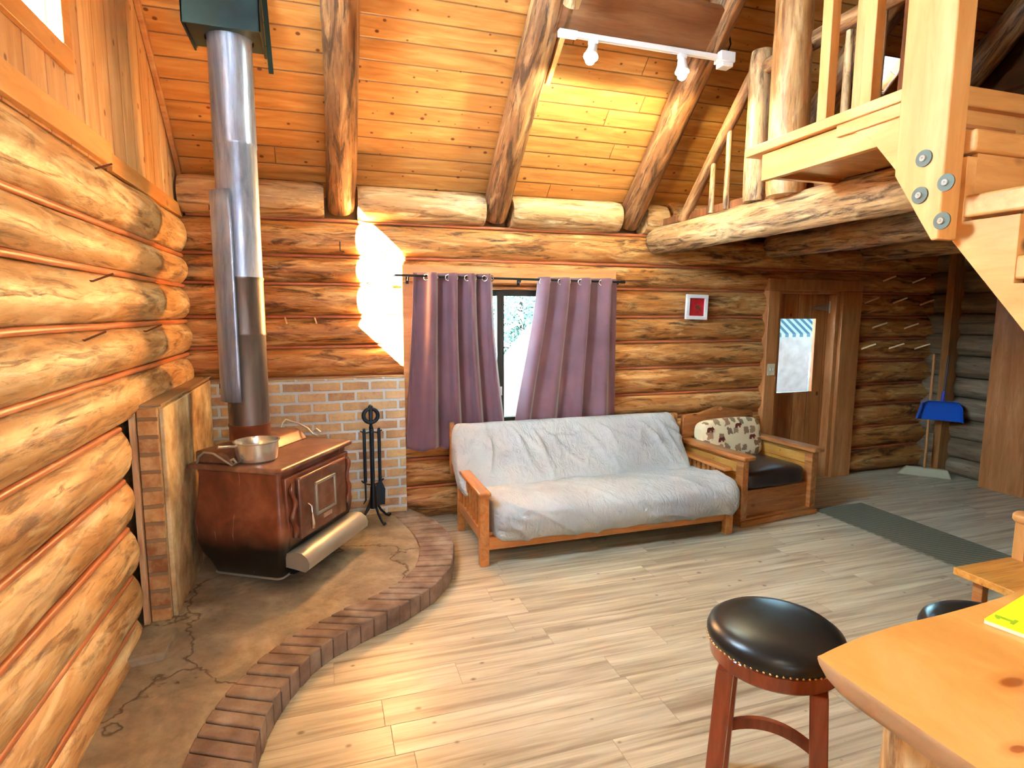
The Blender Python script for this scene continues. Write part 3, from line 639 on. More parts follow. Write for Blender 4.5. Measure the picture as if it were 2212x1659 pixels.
ob('step_plate', MB().prism([(.02, .766), (.29, .766), (.29, .84), (.10, .84), (.07, .825)], -.39, .40, 'x'), M_stovetop, st, bevel=.012, world=False)
fy = -D2-.012
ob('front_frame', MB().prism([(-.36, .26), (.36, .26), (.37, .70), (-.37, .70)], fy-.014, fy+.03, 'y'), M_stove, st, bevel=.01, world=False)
dd = ob('door', MB().prism([(-.27, .29), (.27, .29), (.28, .68), (-.28, .68)], fy-.045, fy-.01, 'y'), M_stovetop, st, bevel=.012, world=False)
ob('door_panel', MB().box(-.10, .10, fy-.052, fy-.04, .41, .59), M_stovetop, dd, bevel=.004, world=False)
pm = MB()
for x0, x1, z0, z1 in ((-.12, .12, .59, .61), (-.12, .12, .39, .41), (-.12, -.10, .39, .61), (.10, .12, .39, .61)): pm.box(x0, x1, fy-.058, fy-.04, z0, z1)
ob('panel_rim', pm, M_lip, dd, bevel=.004, world=False)
ob('name_plate', MB().box(-.03, .07, fy-.052, fy-.044, .345, .375), Mt('nickel_plate', .4, (226, 190, 160), .7).m, dd, bevel=.003, world=False)
ob('door_handle', MB().tube([(-.205, fy-.05, .50), (-.207, fy-.075, .485), (-.208, fy-.08, .44), (-.206, fy-.082, .38), (-.204, fy-.08, .345)], [.006, .007, .008, .015, .011], 12), M_grom, dd, smooth=50, world=False)
for sx in (-1, 1):
    path = []
    for k in range(40):
        t = k/39; z = .66-.34*t; path.append((sx*(.325+.016*sin(t*4*pi)), fy-.03, z))
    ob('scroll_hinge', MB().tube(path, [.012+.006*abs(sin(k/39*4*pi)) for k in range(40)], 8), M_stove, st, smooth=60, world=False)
lipm = MB(); 
pts = [(fy-.01+.155*(-1)*0, 0)]
prof_l = [(fy+.01, .235), (fy-.05, .25), (fy-.10, .245), (fy-.135, .22), (fy-.15, .185), (fy-.145, .15), (fy-.12, .13), (fy-.06, .14), (fy+.01, .15)]
ob('ash_lip', MB().prism(prof_l, -.37, .38, 'x'), M_lip, st, smooth=40, world=False)
ob('ash_door', MB().prism([(fy+.06, .06), (fy-.02, .15), (fy-.10, .135), (fy+.02, .06)], -.28, .26, 'x'), M_black, st, bevel=.006, world=False)
def spiral(cx, cy, sgn):
    p = []
    for k in range(26):
        a = k/25*2.4*pi; r = .014+.012*k/25; p.append((cx+r*cos(a), cy, .80+r*sin(a)+.02))
    e = V(p[-1]); p += [(e.x+sgn*.03, cy, e.z+.01), (e.x+sgn*.08, cy+.0, e.z-.02), (e.x+sgn*.14, cy, e.z-.06), (e.x+sgn*.16, cy, .775)]
    return p
ob('coil_handle', MB().tube([(-.40, .27, .768), (-.405, .25, .81), (-.405, .21, .84), (-.40, .15, .835), (-.40, .08, .80), (-.40, .02, .768), (-.40, -.01, .79), (-.40, .01, .81), (-.40, .03, .80)], .0075, 8), M_lip, st, smooth=60, world=False)
ob('coil_handle', MB().tube([(.34, .20, .85), (.36, .20, .88), (.39, .19, .90), (.42, .17, .88), (.41, .10, .87), (.40, .02, .84), (.40, -.02, .80), (.40, -.06, .79), (.40, -.08, .82), (.40, -.05, .84), (.40, -.03, .82)], .0075, 8), M_lip, st, smooth=60, world=False)

# pan
pan = empty('saucepan', (-.425, 3.86, SZ+.768), 'small stainless steel saucepan on top of the wood stove', 'saucepan')
ob('pan_body', MB().lathe([(.001, .002), (.105, .002), (.118, .012), (.124, .05), (.127, .118), (.136, .124), (.136, .128), (.126, .128), (.121, .115), (.118, .05), (.11, .016), (.001, .010)], 48, (-.425, 3.86, SZ+.768)), M_steel, pan, smooth=35)
ob('handle', MB().tube([(-.535, 3.83, SZ+.768+.10), (-.56, 3.81, SZ+.768+.105), (-.63, 3.77, SZ+.768+.115)], [.008, .009, .011], 10), M_steel, pan, smooth=50)

# stovepipe
px, py = -.50, 4.21
pp = empty('stove_pipe', (px, py, SZ+.84), 'tall blue-grey steel stovepipe rising from the stove to the ceiling box', 'stovepipe')
zs = [SZ+.838, 1.06, 1.66, 2.02, 2.85, 3.50]; ms = [M_pipefoot, M_pipelow, M_pipelow, M_pipe, M_pipe]; R0 = .128
for k in range(5):
    r = R0-.0015*(k % 2)
    ob('pipe_section', MB().lathe([(r, zs[k]), (r, zs[k+1]-.02), (r+.004, zs[k+1]-.014), (r+.004, zs[k+1]), (.001, zs[k+1])], 64, (px, py, 0)), ms[k], pp, smooth=35)
hs = MB(); a0, a1 = radians(100), radians(262)
hs.grid(25, 12, lambda i, j: (px+.165*cos(fr(a0, a1, i/24)), py+.165*sin(fr(a0, a1, i/24)), fr(1.22, 2.55, j/11)))
o = ob('heat_shield', hs, M_pipe, pp, smooth=50); sm = o.modifiers.new('thickness', 'SOLIDIFY'); sm.thickness = .004
for zz in (1.3, 2.44): ob('shield_bracket', MB().box(px-.17, px-.11, py-.012, py+.012, zz, zz+.03), M_black, pp)
bx = empty('ceiling_support_box', (-.515, 4.2, 3.45), 'dark teal square support box where the stovepipe meets the ceiling', 'support box')
bm_ = MB(); x0, x1, y0, y1 = -.725, -.30, 3.98, 4.41; zt = CZ(3.9)+.25
bm_.box(x0, x1, y0, y0+.012, 3.45, zt).box(x0, x0+.012, y0, y1, 3.45, zt).box(x1-.012, x1, y0, y1, 3.45, zt).box(x0, x1, y1-.012, y1, 3.45, zt)
ob('box_shell', bm_, M_box, bx, bevel=.003)
bt = MB(); bt.grid(33, 2, lambda i, j: ((px+(R0+.012)*cos(2*pi*i/32), py+(R0+.012)*sin(2*pi*i/32), 3.47) if j == 0 else (min(max(px+.6*cos(2*pi*i/32), x0), x1), min(max(py+.6*sin(2*pi*i/32), y0), y1), 3.47)))
ob('bottom_plate', bt, M_box, bx)
ob('ceiling_flange', slope_board(MB(), -.295, -.265, 4.43, 3.95, 0.002, .012), M_box, bx)

# fire tools
ft = empty('fireplace_tool_set', (.325, 4.68, .12), 'black iron fireplace tool set standing on the hearth beside the stove', 'fireplace tools')
fx, fy_ = .325, 4.68
ob('stand_post', MB().tube([(fx, fy_, .30), (fx, fy_, .9)], .016, 10), M_tool, ft, smooth=50)
ob('ring_finial', MB().tube([(fx+.055*cos(a*pi/16), fy_, .985+.055*sin(a*pi/16)) for a in range(32)], .016, 12, closed=True).tube([(fx, fy_, .89), (fx, fy_, 1.06), (fx, fy_, 1.075)], [.012, .02, .004], 10), M_tool, ft, smooth=60)
for a in range(4):
    an = a*pi/2+.5; c_, s_ = cos(an), sin(an)
    ob('leg', MB().tube([(fx+.01*c_, fy_+.01*s_, .34), (fx+.03*c_, fy_+.03*s_, .27), (fx+.07*c_, fy_+.07*s_, .20), (fx+.12*c_, fy_+.12*s_, .145), (fx+.15*c_, fy_+.15*s_, .128), (fx+.165*c_, fy_+.165*s_, .14)], .010, 8), M_tool, ft, smooth=50)
ob('hook_crown', MB().tube([(fx-.085, fy_, .865), (fx-.05, fy_, .845), (fx, fy_, .855), (fx+.05, fy_, .845), (fx+.085, fy_, .865)], .006, 8).tube([(fx, fy_-.085, .865), (fx, fy_, .855), (fx, fy_+.085, .865)], .006, 8)
   .tube([(fx-.07, fy_, .44), (fx-.085, fy_, .46), (fx-.05, fy_, .43), (fx, fy_, .42), (fx+.05, fy_, .43), (fx+.09, fy_, .465)], .006, 8), M_tool, ft, smooth=50)
for nm, dx, dy, kind in (('poker', -.055, -.01, 0), ('shovel', .06, -.005, 1), ('hearth_brush', .0, -.06, 2), ('tongs', .012, .06, 3)):
    bx_, by_ = fx+dx, fy_+dy
    t = MB().tube([(bx_, by_, .885), (bx_, by_, .86), (bx_, by_, .45)], [.008, .013, .013], 8)
    ob(nm, t, M_tool, ft, smooth=50); th = ft.children[-1]
    if kind == 0: ob('poker_tip', MB().tube([(bx_, by_, .45), (bx_, by_, .30), (bx_-.02, by_, .27)], [.008, .007, .003], 8), M_tool, th, smooth=50)
    if kind == 1: ob('shovel_blade', MB().prism([(bx_-.035, .25), (bx_+.035, .25), (bx_+.04, .38), (bx_+.012, .45), (bx_-.012, .45), (bx_-.04, .38)], by_-.004, by_+.004, 'y'), M_tool, th, bevel=.002)
    if kind == 2: ob('brush_head', MB().lathe([(.001, .25), (.032, .25), (.022, .42), (.009, .46)], 16, (bx_, by_, 0)), M_black, th, smooth=40)

# ------------------------------------------------------------------ curtains and rod
rd = empty('curtain_rod', (1.55, 4.815, 2.08), 'thin black curtain rod across the back window', 'curtain rod')
ob('rod', MB().tube([(.50, 4.815, 2.095), (2.58, 4.815, 2.075)], .010, 12), M_black, rd, smooth=50)
ob('rod_finial', MB().tube([(.46, 4.815, 2.095), (.50, 4.815, 2.095)], .014, 12), M_black, rd, smooth=50)
ob('rod_finial', MB().tube([(2.58, 4.815, 2.075), (2.62, 4.815, 2.075)], .014, 12), M_black, rd, smooth=50)
for x in (.66, 1.62, 2.56): ob('rod_bracket', MB().tube([(x, 4.815, 2.085), (x, 4.83, 2.06), (x, 4.885, 2.06)], .007, 8).box(x-.012, x+.012, 4.88, 4.889, 2.03, 2.09), M_black, rd)
def curtain(name, label, tl, tr_, bl, br, zt, zb, folds, ph, pw=1.0, zbr=None):
    c = empty(name, ((tl+tr_)/2, 4.815, zt), label, 'curtain', 'mauve grommet curtains'); nu, nv = 180, 50; zbr = zbr or zb
    def fold(u, v):
        k = u**pw
        a = .058*(1-.1*v)
        s = sin(2*pi*folds*k+ph+.5*sin(2*pi*folds*k+ph))
        return a*s+.012*v*sin(2*pi*folds*2.3*u+1)+.006*nz(u*4, v*2)
    def f(i, j):
        u = i/(nu-1); v = j/(nv-1)
        e = v*v*(3-2*v)*.35+v*.65
        x0 = fr(tl, bl, e**1.1); x1 = fr(tr_, br, e**1.6)
        x = fr(x0, x1, u)+.010*sin(2*pi*folds*u*2+ph)*(1-v)
        zlo = fr(zb, zbr, u)+.012*sin(2*pi*folds*u+ph+1)
        return (x, 4.815+fold(u, v), fr(zt+.035, zlo, v))
    o = ob('curtain_panel', MB().grid(nu, nv, f), M_curtain, c, smooth=80); m = o.modifiers.new('thickness', 'SOLIDIFY'); m.thickness = .003
    n = int(folds*2)
    for q in range(n):   # grommets where the cloth crosses the rod
        k = ((q+ (0.5 if False else 0)) * .5 - ph/(2*pi)/1.0 + 1) % folds / folds
        u = k**(1/pw); u = min(.985, max(.015, u+(.035 if q % 2 else -.035)/folds*1.6)); x = fr(tl, tr_, u)
        h = .001; dy = fold(min(1, u+h), .03)-fold(max(0, u-h), .03); dx = (tr_-tl)*2*h; ang = math.atan2(dy, dx)*.55
        g = ob('grommet', MB().tube([(.023*cos(t*pi/12), 0, .023*sin(t*pi/12)) for t in range(24)], .006, 8, closed=True), M_grom, c, smooth=60, world=False)
        g.location = (x-(tl+tr_)/2, fold(u, .03)-.004, -.003); g.rotation_euler = (0, 0, ang)
    return c
curtain('curtain', 'left mauve grommet curtain hanging beside the brick surround', .70, 1.37, .62, 1.50, 2.085, .64, 4, .4, 1.15, .66)
curtain('curtain', 'right mauve grommet curtain hanging behind the middle of the futon', 1.78, 2.55, 1.56, 2.57, 2.07, .66, 4, 2.2, .9)

# ------------------------------------------------------------------ picture
pc = empty('picture_frame', (3.455, 4.93, 1.855), 'small white square frame with a red picture on the log wall', 'picture'); pc.rotation_euler = (0, radians(1.5), 0)
fm = MB()
for x0, x1, z0, z1 in ((-.12, .12, .085, .12), (-.12, .12, -.12, -.085), (-.12, -.085, -.085, .085), (.085, .12, -.085, .085)): fm.box(x0, x1, -.045, -.015, z0, z1)
ob('frame', fm, M_white, pc, bevel=.003, world=False)
ob('picture', MB().box(-.088, .088, -.03, -.02, -.088, .088), (lambda m: (m.col(m.ramp(m.noise(m.co(), 18, 3), [(.3, (150, 16, 24)), (.7, (206, 40, 44))])), m.m)[-1])(Mt('red_print', .5)), pc, world=False)
ob('printed_bird', MB().prism([(-.02, .0), (-.005, .018), (.02, .02), (.035, -.005), (.055, -.04), (.03, -.025), (.0, -.02)], -.034, -.03, 'y'), Mt('brown_print', .6, (104, 60, 34)).m, pc, world=False)

# ------------------------------------------------------------------ pegs, hooks, nails
pegp = [(5.81, 2.13), (6.24, 2.12), (5.6, 1.9), (6.0, 1.9), (6.40, 1.88), (5.74, 1.63), (6.2, 1.62), (5.60, 1.4), (6.01, 1.4), (6.40, 1.39)]
pt = ['upper left', 'upper right', 'second row left', 'second row middle', 'second row right', 'third row left', 'third row right', 'bottom row left', 'bottom row middle', 'bottom row right']
M_peg = Mt('peg_wood', .5, (232, 196, 148)).m
pme = MB().tube([(-.03, .07, -.03), (0, 0, 0), (.075, -.14, .07)], [.013, .012, .009], 10)
p0 = None
for (x, z), t in zip(pegp, pt):
    l = 'wooden coat peg on the dark log wall right of the door, '+t
    if p0 is None: p0 = ob('coat_peg', pme, M_peg, None, l, 'coat peg', 'coat pegs beside the door', smooth=50); p0.location = (x, 4.95, z)
    else: copy_thing(p0, (x, 4.95, z), None, l)
hk = MB().tube([(0, .06, .0), (0, -.04, 0), (0, -.045, -.005), (.035, -.045, -.035)], .004, 6)
hk2 = MB().tube([(0, .05, .05), (0, -.03, .05), (0, -.035, .045), (0, -.035, -.02), (.03, -.04, -.025)], .004, 6)
p0 = None
for x, z, l in [(.14, 2.30, 'bent wire hook on the back wall logs above the stove side'), (.45, 2.28, 'bent wire hook in the sunlit patch above the left curtain'), (.33, 2.0, 'bent wire hook low in the sunlit patch')]:
    if p0 is None: p0 = ob('wall_hook', hk2, M_black, None, l, 'hook', 'wire hooks on the back wall', smooth=50); p0.location = (x, 4.93, z)
    else: copy_thing(p0, (x, 4.93, z), None, l)
np_ = MB().tube([(-.01, .05, .02), (0, 0, 0), (.012, -.06, -.035)], .007, 8)
p0 = None
for x, z, l in [(-.29, 1.745, 'left small wooden peg on the back wall beside the stovepipe'), (-.07, 1.745, 'right small wooden peg on the back wall beside the stovepipe')]:
    if p0 is None: p0 = ob('wall_peg', np_, M_peg, None, l, 'peg', 'small pegs beside the stovepipe', smooth=50); p0.location = (x, 4.94, z)
    else: copy_thing(p0, (x, 4.94, z), None, l)
sp_ = MB().tube([(-.12, 0, 0), (0, 0, 0), (.07, .03, .035)], .0045, 8)
M_rust = Mt('rusty_spike', .6, (112, 64, 38), .5).m
p0 = None
for y, z, x, l in [(3.1, 2.42, -.95, 'rusty spike at the top log of the left wall'), (3.0, 1.93, -.95, 'rusty spike in the middle of the left log wall'), (2.85, 1.68, -.95, 'rusty spike lower on the left log wall near the stove wing'), (3.75, 1.69, -.95, 'rusty spike in the stovepipe shadow on the left wall')]:
    if p0 is None: p0 = ob('wall_spike', sp_, M_rust, None, l, 'spike', 'spikes on the left wall', smooth=50); p0.location = (x, y, z)
    else: copy_thing(p0, (x, y, z), None, l)

# ------------------------------------------------------------------ futon
fu = empty('futon_sofa', (1.02, 3.85, 0), 'oak futon sofa with a cream cover under the back window', 'futon')
def catm(P, n, closed=False):
    P = [V((*p, 0)) for p in P]; N = len(P); out = []; seg = N if closed else N-1
    for i in range(n):
        s = i/(n if closed else n-1)*seg; k = min(int(s), seg-1); t = s-k
        g = lambda q: P[q % N] if closed else P[max(0, min(N-1, q))]
        a, b, c, d = g(k-1), g(k), g(k+1), g(k+2)
        out.append(.5*((2*b)+(c-a)*t+(2*a-5*b+4*c-d)*t*t+(3*b-a-3*c+d)*t**3))
    return out
def puffy(P, x0, x1, nx, ns, disp, endr=.08, sh=None):
    sec = catm(P, ns, True); cy = sum(p.x for p in sec)/ns; cz = sum(p.y for p in sec)/ns; mb = MB()
    def f(i, j):
        t = j/(nx-1); tt = .5-.5*cos(pi*t) if False else t
        x = fr(x0, x1, tt); d = min(x-x0, x1-x)
        k = 1.0 if d > endr else .55+.45*sqrt(max(0, 1-(1-d/endr)**2))
        p = sec[i]; y = cy+(p.x-cy)*(.5+.5*k if False else k); z = cz+(p.y-cz)*k
        dv = disp(x, y, z, i/ns); n_ = V((p.x-cy, p.y-cz)); n_ = n_.normalized() if n_.length > 0 else n_
        y += n_.x*dv; z += n_.y*dv
        if sh: x, y, z = sh(x, y, z)
        return (x, y, z)
    mb.grid(ns, nx, f, wrapu=True)
    mb.f += [tuple(range(ns))[::-1], tuple(range((nx-1)*ns, nx*ns))]
    return mb
def ridge(x, y, z, f, s=0, k=3.2): return max(0, 1-abs(nz(x*f, y*f+s, z*f))*k)**1.6
seatP = [(4.55, .40), (4.3, .43), (4.05, .455), (3.88, .45), (3.79, .40), (3.765, .32), (3.785, .215), (3.85, .165), (4.05, .185), (4.3, .22), (4.55, .24)]
def dseat(x, y, z, s):
    w_ = .018*ridge(x*1.0+z*1.6+y*.8, y*.5, z*.8, 2.6, 2, 5)+.009*ridge(x*1.3-y*1.2+z, y*.4, z*.6, 3.7, 8, 5)+.008*nz(x*2.5, y*2, z*2)+.004*nz(x*9, y*5, z*9)
    e = max(0, 1-(x-1.1)/.28); return w_+.010*e*sin(z*75+x*20)
ob('seat_cover', puffy(seatP, 1.10, 3.20, 190, 90, dseat, .10), M_cover, fu, label='cream cover drawn over the futon seat', smooth=80)
backP = [(4.40, .43), (4.44, .55), (4.50, .70), (4.56, .82), (4.61, .875), (4.68, .88), (4.73, .84), (4.72, .70), (4.66, .52), (4.60, .42), (4.50, .40)]
def dback(x, y, z, s):
    q = x*2.6+z*2.0+1.2*nz(x*1.3, z*1.3, 4)
    tf = max(0, min(1, (.86-z)/.12)); w_ = 1.7*tf*(.020*ridge(q, z*.9, 0, 1.1, 3, 7)+.018*ridge(x*1.0-z*.9, z*.6, 5, 2.1, 1, 6)+.012*ridge(x+z*1.1, z*.4, 9, 3.6, 6, 5)+.010*ridge(x*.9+z*.5, z*1.2, 3, 4.6, 9, 5)+.016*nz(x*1.8, z*2.4, 2))+.003*nz(x*8, z*8)
    if z < .52: w_ += .04*(1-abs(z-.45)/.07 if abs(z-.45) < .07 else 0)*(.5+.5*nz(x*3, 7))*1
    return w_
ob('back_cover', puffy(backP, .97, 3.06, 220, 100, dback, .06, lambda x, y, z: (x-(.05*(1-(z-.4)/.48) if x < 2 else -.09*(1-(z-.4)/.48))*0+(.07 if x > 2.6 else 0)*max(0, 1-(z-.4)/.45), y-.06*max(0, 1-(z-.38)/.2)*max(0, (2.6-x)/1.6), z)), M_cover, fu, label='wrinkled cream cover draped over the futon back', smooth=80)
fb = lambda *a, **k: ob(*a, parent=fu, **k)
def arm(x, zt, y0, y1, nm):
    A = ob('arm_rest', MB().box(x-.045, x+.045, y0, y1, zt-.03, zt), M_futon, fu, bevel=.01)
    for k in range(7):
        y = fr(y0+.12, y1-.10, k/6); ob('slat', MB().box(x-.012, x+.012, y-.018, y+.018, .25, zt-.03), M_futon, fu, bevel=.004)
    ob('side_rail', MB().box(x-.017, x+.017, y0+.05, y1-.03, .17, .255), M_futon, fu, bevel=.005)
arm(1.025, .55, 3.80, 4.62, 'l'); arm(3.185, .51, 3.98, 4.62, 'r')
for x in (1.03, 3.10):
    ob('leg', MB().box(x-.034, x+.034, 3.83, 3.89, 0, .52 if x < 2 else .40), M_futon, fu, bevel=.006)
    ob('leg', MB().box(x-.03, x+.03, 4.55, 4.61, 0, .52), M_futon, fu, bevel=.006)
ob('front_rail', MB().box(1.05, 3.10, 3.86, 3.90, .105, .20), M_futonx, fu, bevel=.006)
ob('rear_rail', MB().box(1.05, 3.10, 4.56, 4.60, .12, .20), M_futonx, fu, bevel=.006)
ob('seat_deck', MB().box(1.08, 3.10, 3.90, 4.56, .20, .225), M_futonx, fu)
ob('back_frame', MB().box(.965, 1.0, 4.68, 4.73, .45, .89).box(3.10, 3.14, 4.68, 4.73, .45, .86).box(.97, 3.13, 4.705, 4.73, .8, .86), M_futonx, fu, bevel=.005)

# ------------------------------------------------------------------ pine armchair
ch = empty('armchair', (3.295, 3.95, 0), 'rustic pine armchair with a dark seat cushion beside the futon', 'armchair', rotz=radians(5.5))
L_ = dict(world=False)
ob('base_box', MB().box(.02, .86, .03, .76, .06, .29), M_chairx, ch, bevel=.004, **L_)
ob('skirting', MB().box(-.01, .89, -.03, .79, 0, .045).box(0, .88, -.01, .78, .045, .065), M_chairx, ch, bevel=.006, **L_)
for x, nm in ((.035, 'l'), (.845, 'r')):
    ob('side_panel', MB().box(x-.015, x+.015, .06, .74, .28, .585), planks('arm_panel_boards_'+nm, 1, 2, .09, 9, [(176, 112, 40), (212, 150, 66), (236, 184, 100)], .05, (120, 64, 20), .3, 6, .3, True, False, .4, coat=.3), ch, bevel=.003, **L_)
    ob('arm_post', MB().box(x-.035, x+.035, -.01, .07, .06, .57), M_chair, ch, bevel=.006, **L_)
    ob('arm_rest', MB().box(x-.075, x+.06, -.06, .76, .575, .615), M_chair, ch, bevel=.012, **L_)
bp = [(.0, .28), (.88, .28), (.88, .80), (.86, .83), (.78, .84), (.70, .835), (.60, .86), (.50, .885), (.44, .893), (.38, .885), (.28, .86), (.18, .835), (.10, .84), (.02, .83), (0, .80)]
bk = ob('backrest', MB().prism(bp, .76, .80, 'y'), M_chairx, ch, bevel=.006, **L_)
ob('diamond_reflection', MB().prism([(.44, .85), (.405, .87), (.44, .892), (.475, .87)], .752, .762, 'y'), M_pineX, bk, **L_)  # pale piece standing in for the light reflection at a carved diamond
def pill(x0, x1, y0, y1, z0, z1, r, amp=.006, M=None):
    P = []; ns = 40; mb = MB(); nx = 24
    hy, hz = (y1-y0)/2, (z1-z0)/2; cy, cz = (y0+y1)/2, (z0+z1)/2
    for k in range(ns):
        a = 2*pi*k/ns; c_, s_ = cos(a), sin(a); e = .38
        P.append((cy+hy*math.copysign(abs(c_)**e, c_), cz+hz*math.copysign(abs(s_)**e, s_)))
    def f(i, j):
        t = j/(nx-1); x = cx_ = fr(x0, x1, .5-.5*cos(pi*t)); u = 2*(x-x0)/(x1-x0)-1; k = (1-abs(u)**7)**(1/5) if abs(u) < 1 else 0; k = max(k, .62)
        y, z = P[i]; y = cy+(y-cy)*k; z = cz+(z-cz)*k; puff = .018*(1-u*u)*(1 if z > cz else .3)
        z += puff*(z-cz)/hz; y += amp*nz(x*6, z*6); return (x, y, z)
    mb.grid(ns, nx, f, wrapu=True); mb.f += [tuple(range(ns))[::-1], tuple(range((nx-1)*ns, nx*ns))]
    if M is not None: mb.v = [tuple(M @ V(v)) for v in mb.v]
    return mb
ob('seat_cushion', pill(.075, .81, .0, .60, .285, .445, .04), M_cush, ch, smooth=60, **L_)
Mb = Matrix.Translation(V((0, .60, .44))) @ Matrix.Rotation(radians(-12), 4, 'X') @ Matrix.Translation(V((0, -.60, -.44)))
bc = ob('back_cushion', pill(.08, .80, .50, .68, .42, .785, .05, .006, Mb), M_motif, ch, smooth=60, **L_)
bear = [(-.042, -.022), (-.035, .005), (-.028, .02), (-.01, .026), (.012, .024), (.022, .022), (.03, .03), (.036, .02), (.048, .008), (.046, .0), (.03, .0), (.028, -.022), (.018, -.022), (.016, -.006), (-.01, -.006), (-.014, -.022), (-.024, -.022), (-.026, -.008), (-.032, -.022)]
for bx2, bz2, sc_ in ((.14, .70, 1.), (.48, .72, .9), (.26, .60, .9), (.64, .60, .9)):
    m = MB().prism([(bx2+p*sc_, bz2+q*sc_) for p, q in bear], .4865, .492, 'y'); m.v = [tuple(Mb @ V(v)) for v in m.v]; ob('printed_bear', m, M_bear, bc, **L_)

# ------------------------------------------------------------------ door mat
ob('floor_mat', MB().box(4.23, 4.81, 1.9, 4.10, .001, .012), M_mat, None, 'long grey-green runner mat lying on the floor before the door', 'mat', bevel=.004)

# broom and dustpan
br_ = empty('broom', (6.40, 4.66, 0), 'broom with a pale head standing in the far corner', 'broom')
bh = MB().prism([(-.25, 0), (.25, 0), (.21, .10), (-.17, .10)], -.03, .03, 'y'); Rb = Matrix.Translation(V((6.30, 4.62, .0))) @ Matrix.Rotation(radians(-48), 4, 'Z'); bh.v = [tuple(Rb @ V(v)) for v in bh.v]
ob('bristles', bh, Mt('pale_bristles', .8, (188, 178, 146)).m, br_, bevel=.01)
ob('handle', MB().tube([(6.30, 4.62, .10), (6.46, 4.74, 1.35)], .013, 10), Mt('broom_wood', .5, (200, 132, 66)).m, br_, smooth=50)
dp = empty('dustpan', (6.30, 4.52, .66), 'blue long-handled dustpan hanging on the corner wall above the broom', 'dustpan')
Md = Matrix.Translation(V((6.36, 4.56, .72))) @ Matrix.Rotation(radians(-38), 4, 'Z')
d1 = MB().prism([(-.205, -.07), (.205, -.09), (.19, .07), (.15, .12), (-.12, .125), (-.165, .10)], -.012, .0, 'y')
d1.prism([(-.205, -.07), (-.165, .10), (-.12, .125), (.15, .12), (.19, .07), (.205, -.09), (.215, -.09), (.20, .075), (.155, .132), (-.122, .137), (-.175, .108), (-.215, -.07)], -.06, .0, 'y')
d1.v = [tuple(Md @ V(v)) for v in d1.v]; ob('pan', d1, Mt('blue_plastic', .4, (22, 88, 190)).m, dp, bevel=.003)
d2m = MB().tube([(.02, .0, .12), (.03, .0, .24)], .018, 10); d2m.v = [tuple(Md @ V(v)) for v in d2m.v]; ob('socket', d2m, Mt('blue_violet_plastic', .4, (60, 70, 170)).m, dp, smooth=50)
d3 = MB().tube([(.03, .0, .24), (.06, .06, .62)], .011, 10); d3.v = [tuple(Md @ V(v)) for v in d3.v]; ob('handle', d3, Mt('grey_handle', .5, (66, 56, 66)).m, dp, smooth=50)

# ------------------------------------------------------------------ loft beams, floor, railing
for x, r, l, s in ((3.0, .125, 'heavy pale log beam carrying the loft edge', 1.), (4.33, .12, 'second log joist under the loft, in shade', 2.), (5.6, .12, 'third log joist deep under the loft', 3.)):
    log('loft_beam', (x, 4.93, 2.465), (x, -3.1, 2.465), r, r, M_beam, label=l, cat='beam', group='loft beams', seed=s, seg=32)
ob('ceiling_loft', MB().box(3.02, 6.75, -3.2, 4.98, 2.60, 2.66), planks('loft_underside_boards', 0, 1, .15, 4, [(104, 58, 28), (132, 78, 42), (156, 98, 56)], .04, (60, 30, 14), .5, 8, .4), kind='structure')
lr = empty('loft_railing', (3.0, 3.6, 2.6), 'rustic log railing along the loft edge', 'railing')
def lg(nm, p0, p1, r0, r1, s, m=M_rafter): return log(nm, p0, p1, r0, r1, m, parent=lr, seed=s, seg=18)
lg('rail_post', (3.0, 3.60, 2.60), (3.0, 3.60, 3.62), .085, .08, 1.2, M_beam)
lg('sloping_rail', (3.0, 4.52, 2.60), (3.0, 3.66, 3.50), .045, .045, 2.2)
lg('hand_rail', (3.0, 3.58, 3.50), (3.0, 1.9, 3.50), .055, .055, 3.1)
for y, s in ((3.92, 1), (4.12, 2)): lg('spindle', (3.0, y, 2.6), (3.0, y+.0, 2.6+(4.50-y)*1.0+.0), .024, .02, s*1.7, M_beam)
for y, s in ((3.20, 3), (2.86, 4.), (2.66, 5)): lg('spindle', (3.0, y, 2.6), (3.0, y, 3.47), .026, .022, s*1.7, M_beam)
log('loft_post', (2.90, 3.20, 2.56), (2.90, 3.20, CZ(3.2)-.2), .122, .112, wood('golden_log_post', 0, [(150, 96, 48), (200, 142, 82), (232, 184, 122)], .4, 7, 1.8, .5, (110, 60, 28), .4, flame=.5), label='golden upright log post standing at the loft edge', cat='post', seed=6., seg=32)
log('loft_post', (3.0, 2.42, 2.58), (3.0, 2.42, CZ(2.42)-.2), .085, .08, wood('dark_red_log', 0, [(92, 50, 28), (122, 70, 42), (150, 94, 60)], .5, 7, 2, .5, (60, 30, 16), .3), label='dark reddish log post behind the stair post', cat='post', seed=8.)

# ------------------------------------------------------------------ stairs
XS = 2.40
sc_ = empty('staircase', (XS, 1.9, 1.0), 'pale pine staircase and landing climbing to the loft', 'staircase')
P = lambda *a, **k: ob(*a, parent=sc_, **k)
ob('fascia_board', MB().box(XS, XS+.04, 1.80, 2.845, 2.545, 2.69), M_pineY, sc_, bevel=.003)
ob('landing_edge', MB().box(XS-.035, XS+.10, 1.92, 2.95, 2.695, 2.745), M_pineY, sc_, bevel=.004)
ob('landing_deck', MB().box(XS+.10, 3.0, 1.90, 2.93, 2.70, 2.74), M_pineX, sc_)
ob('landing_joists', MB().box(XS+.04, 2.93, 2.80, 2.84, 2.56, 2.70).box(XS+.04, 2.93, 1.88, 2.80, 2.585, 2.60), M_chairx, sc_)
ob('ledger_strip', MB().box(XS-.02, XS, 1.92, 2.32, 2.64, 2.70), M_pineY, sc_, bevel=.003)
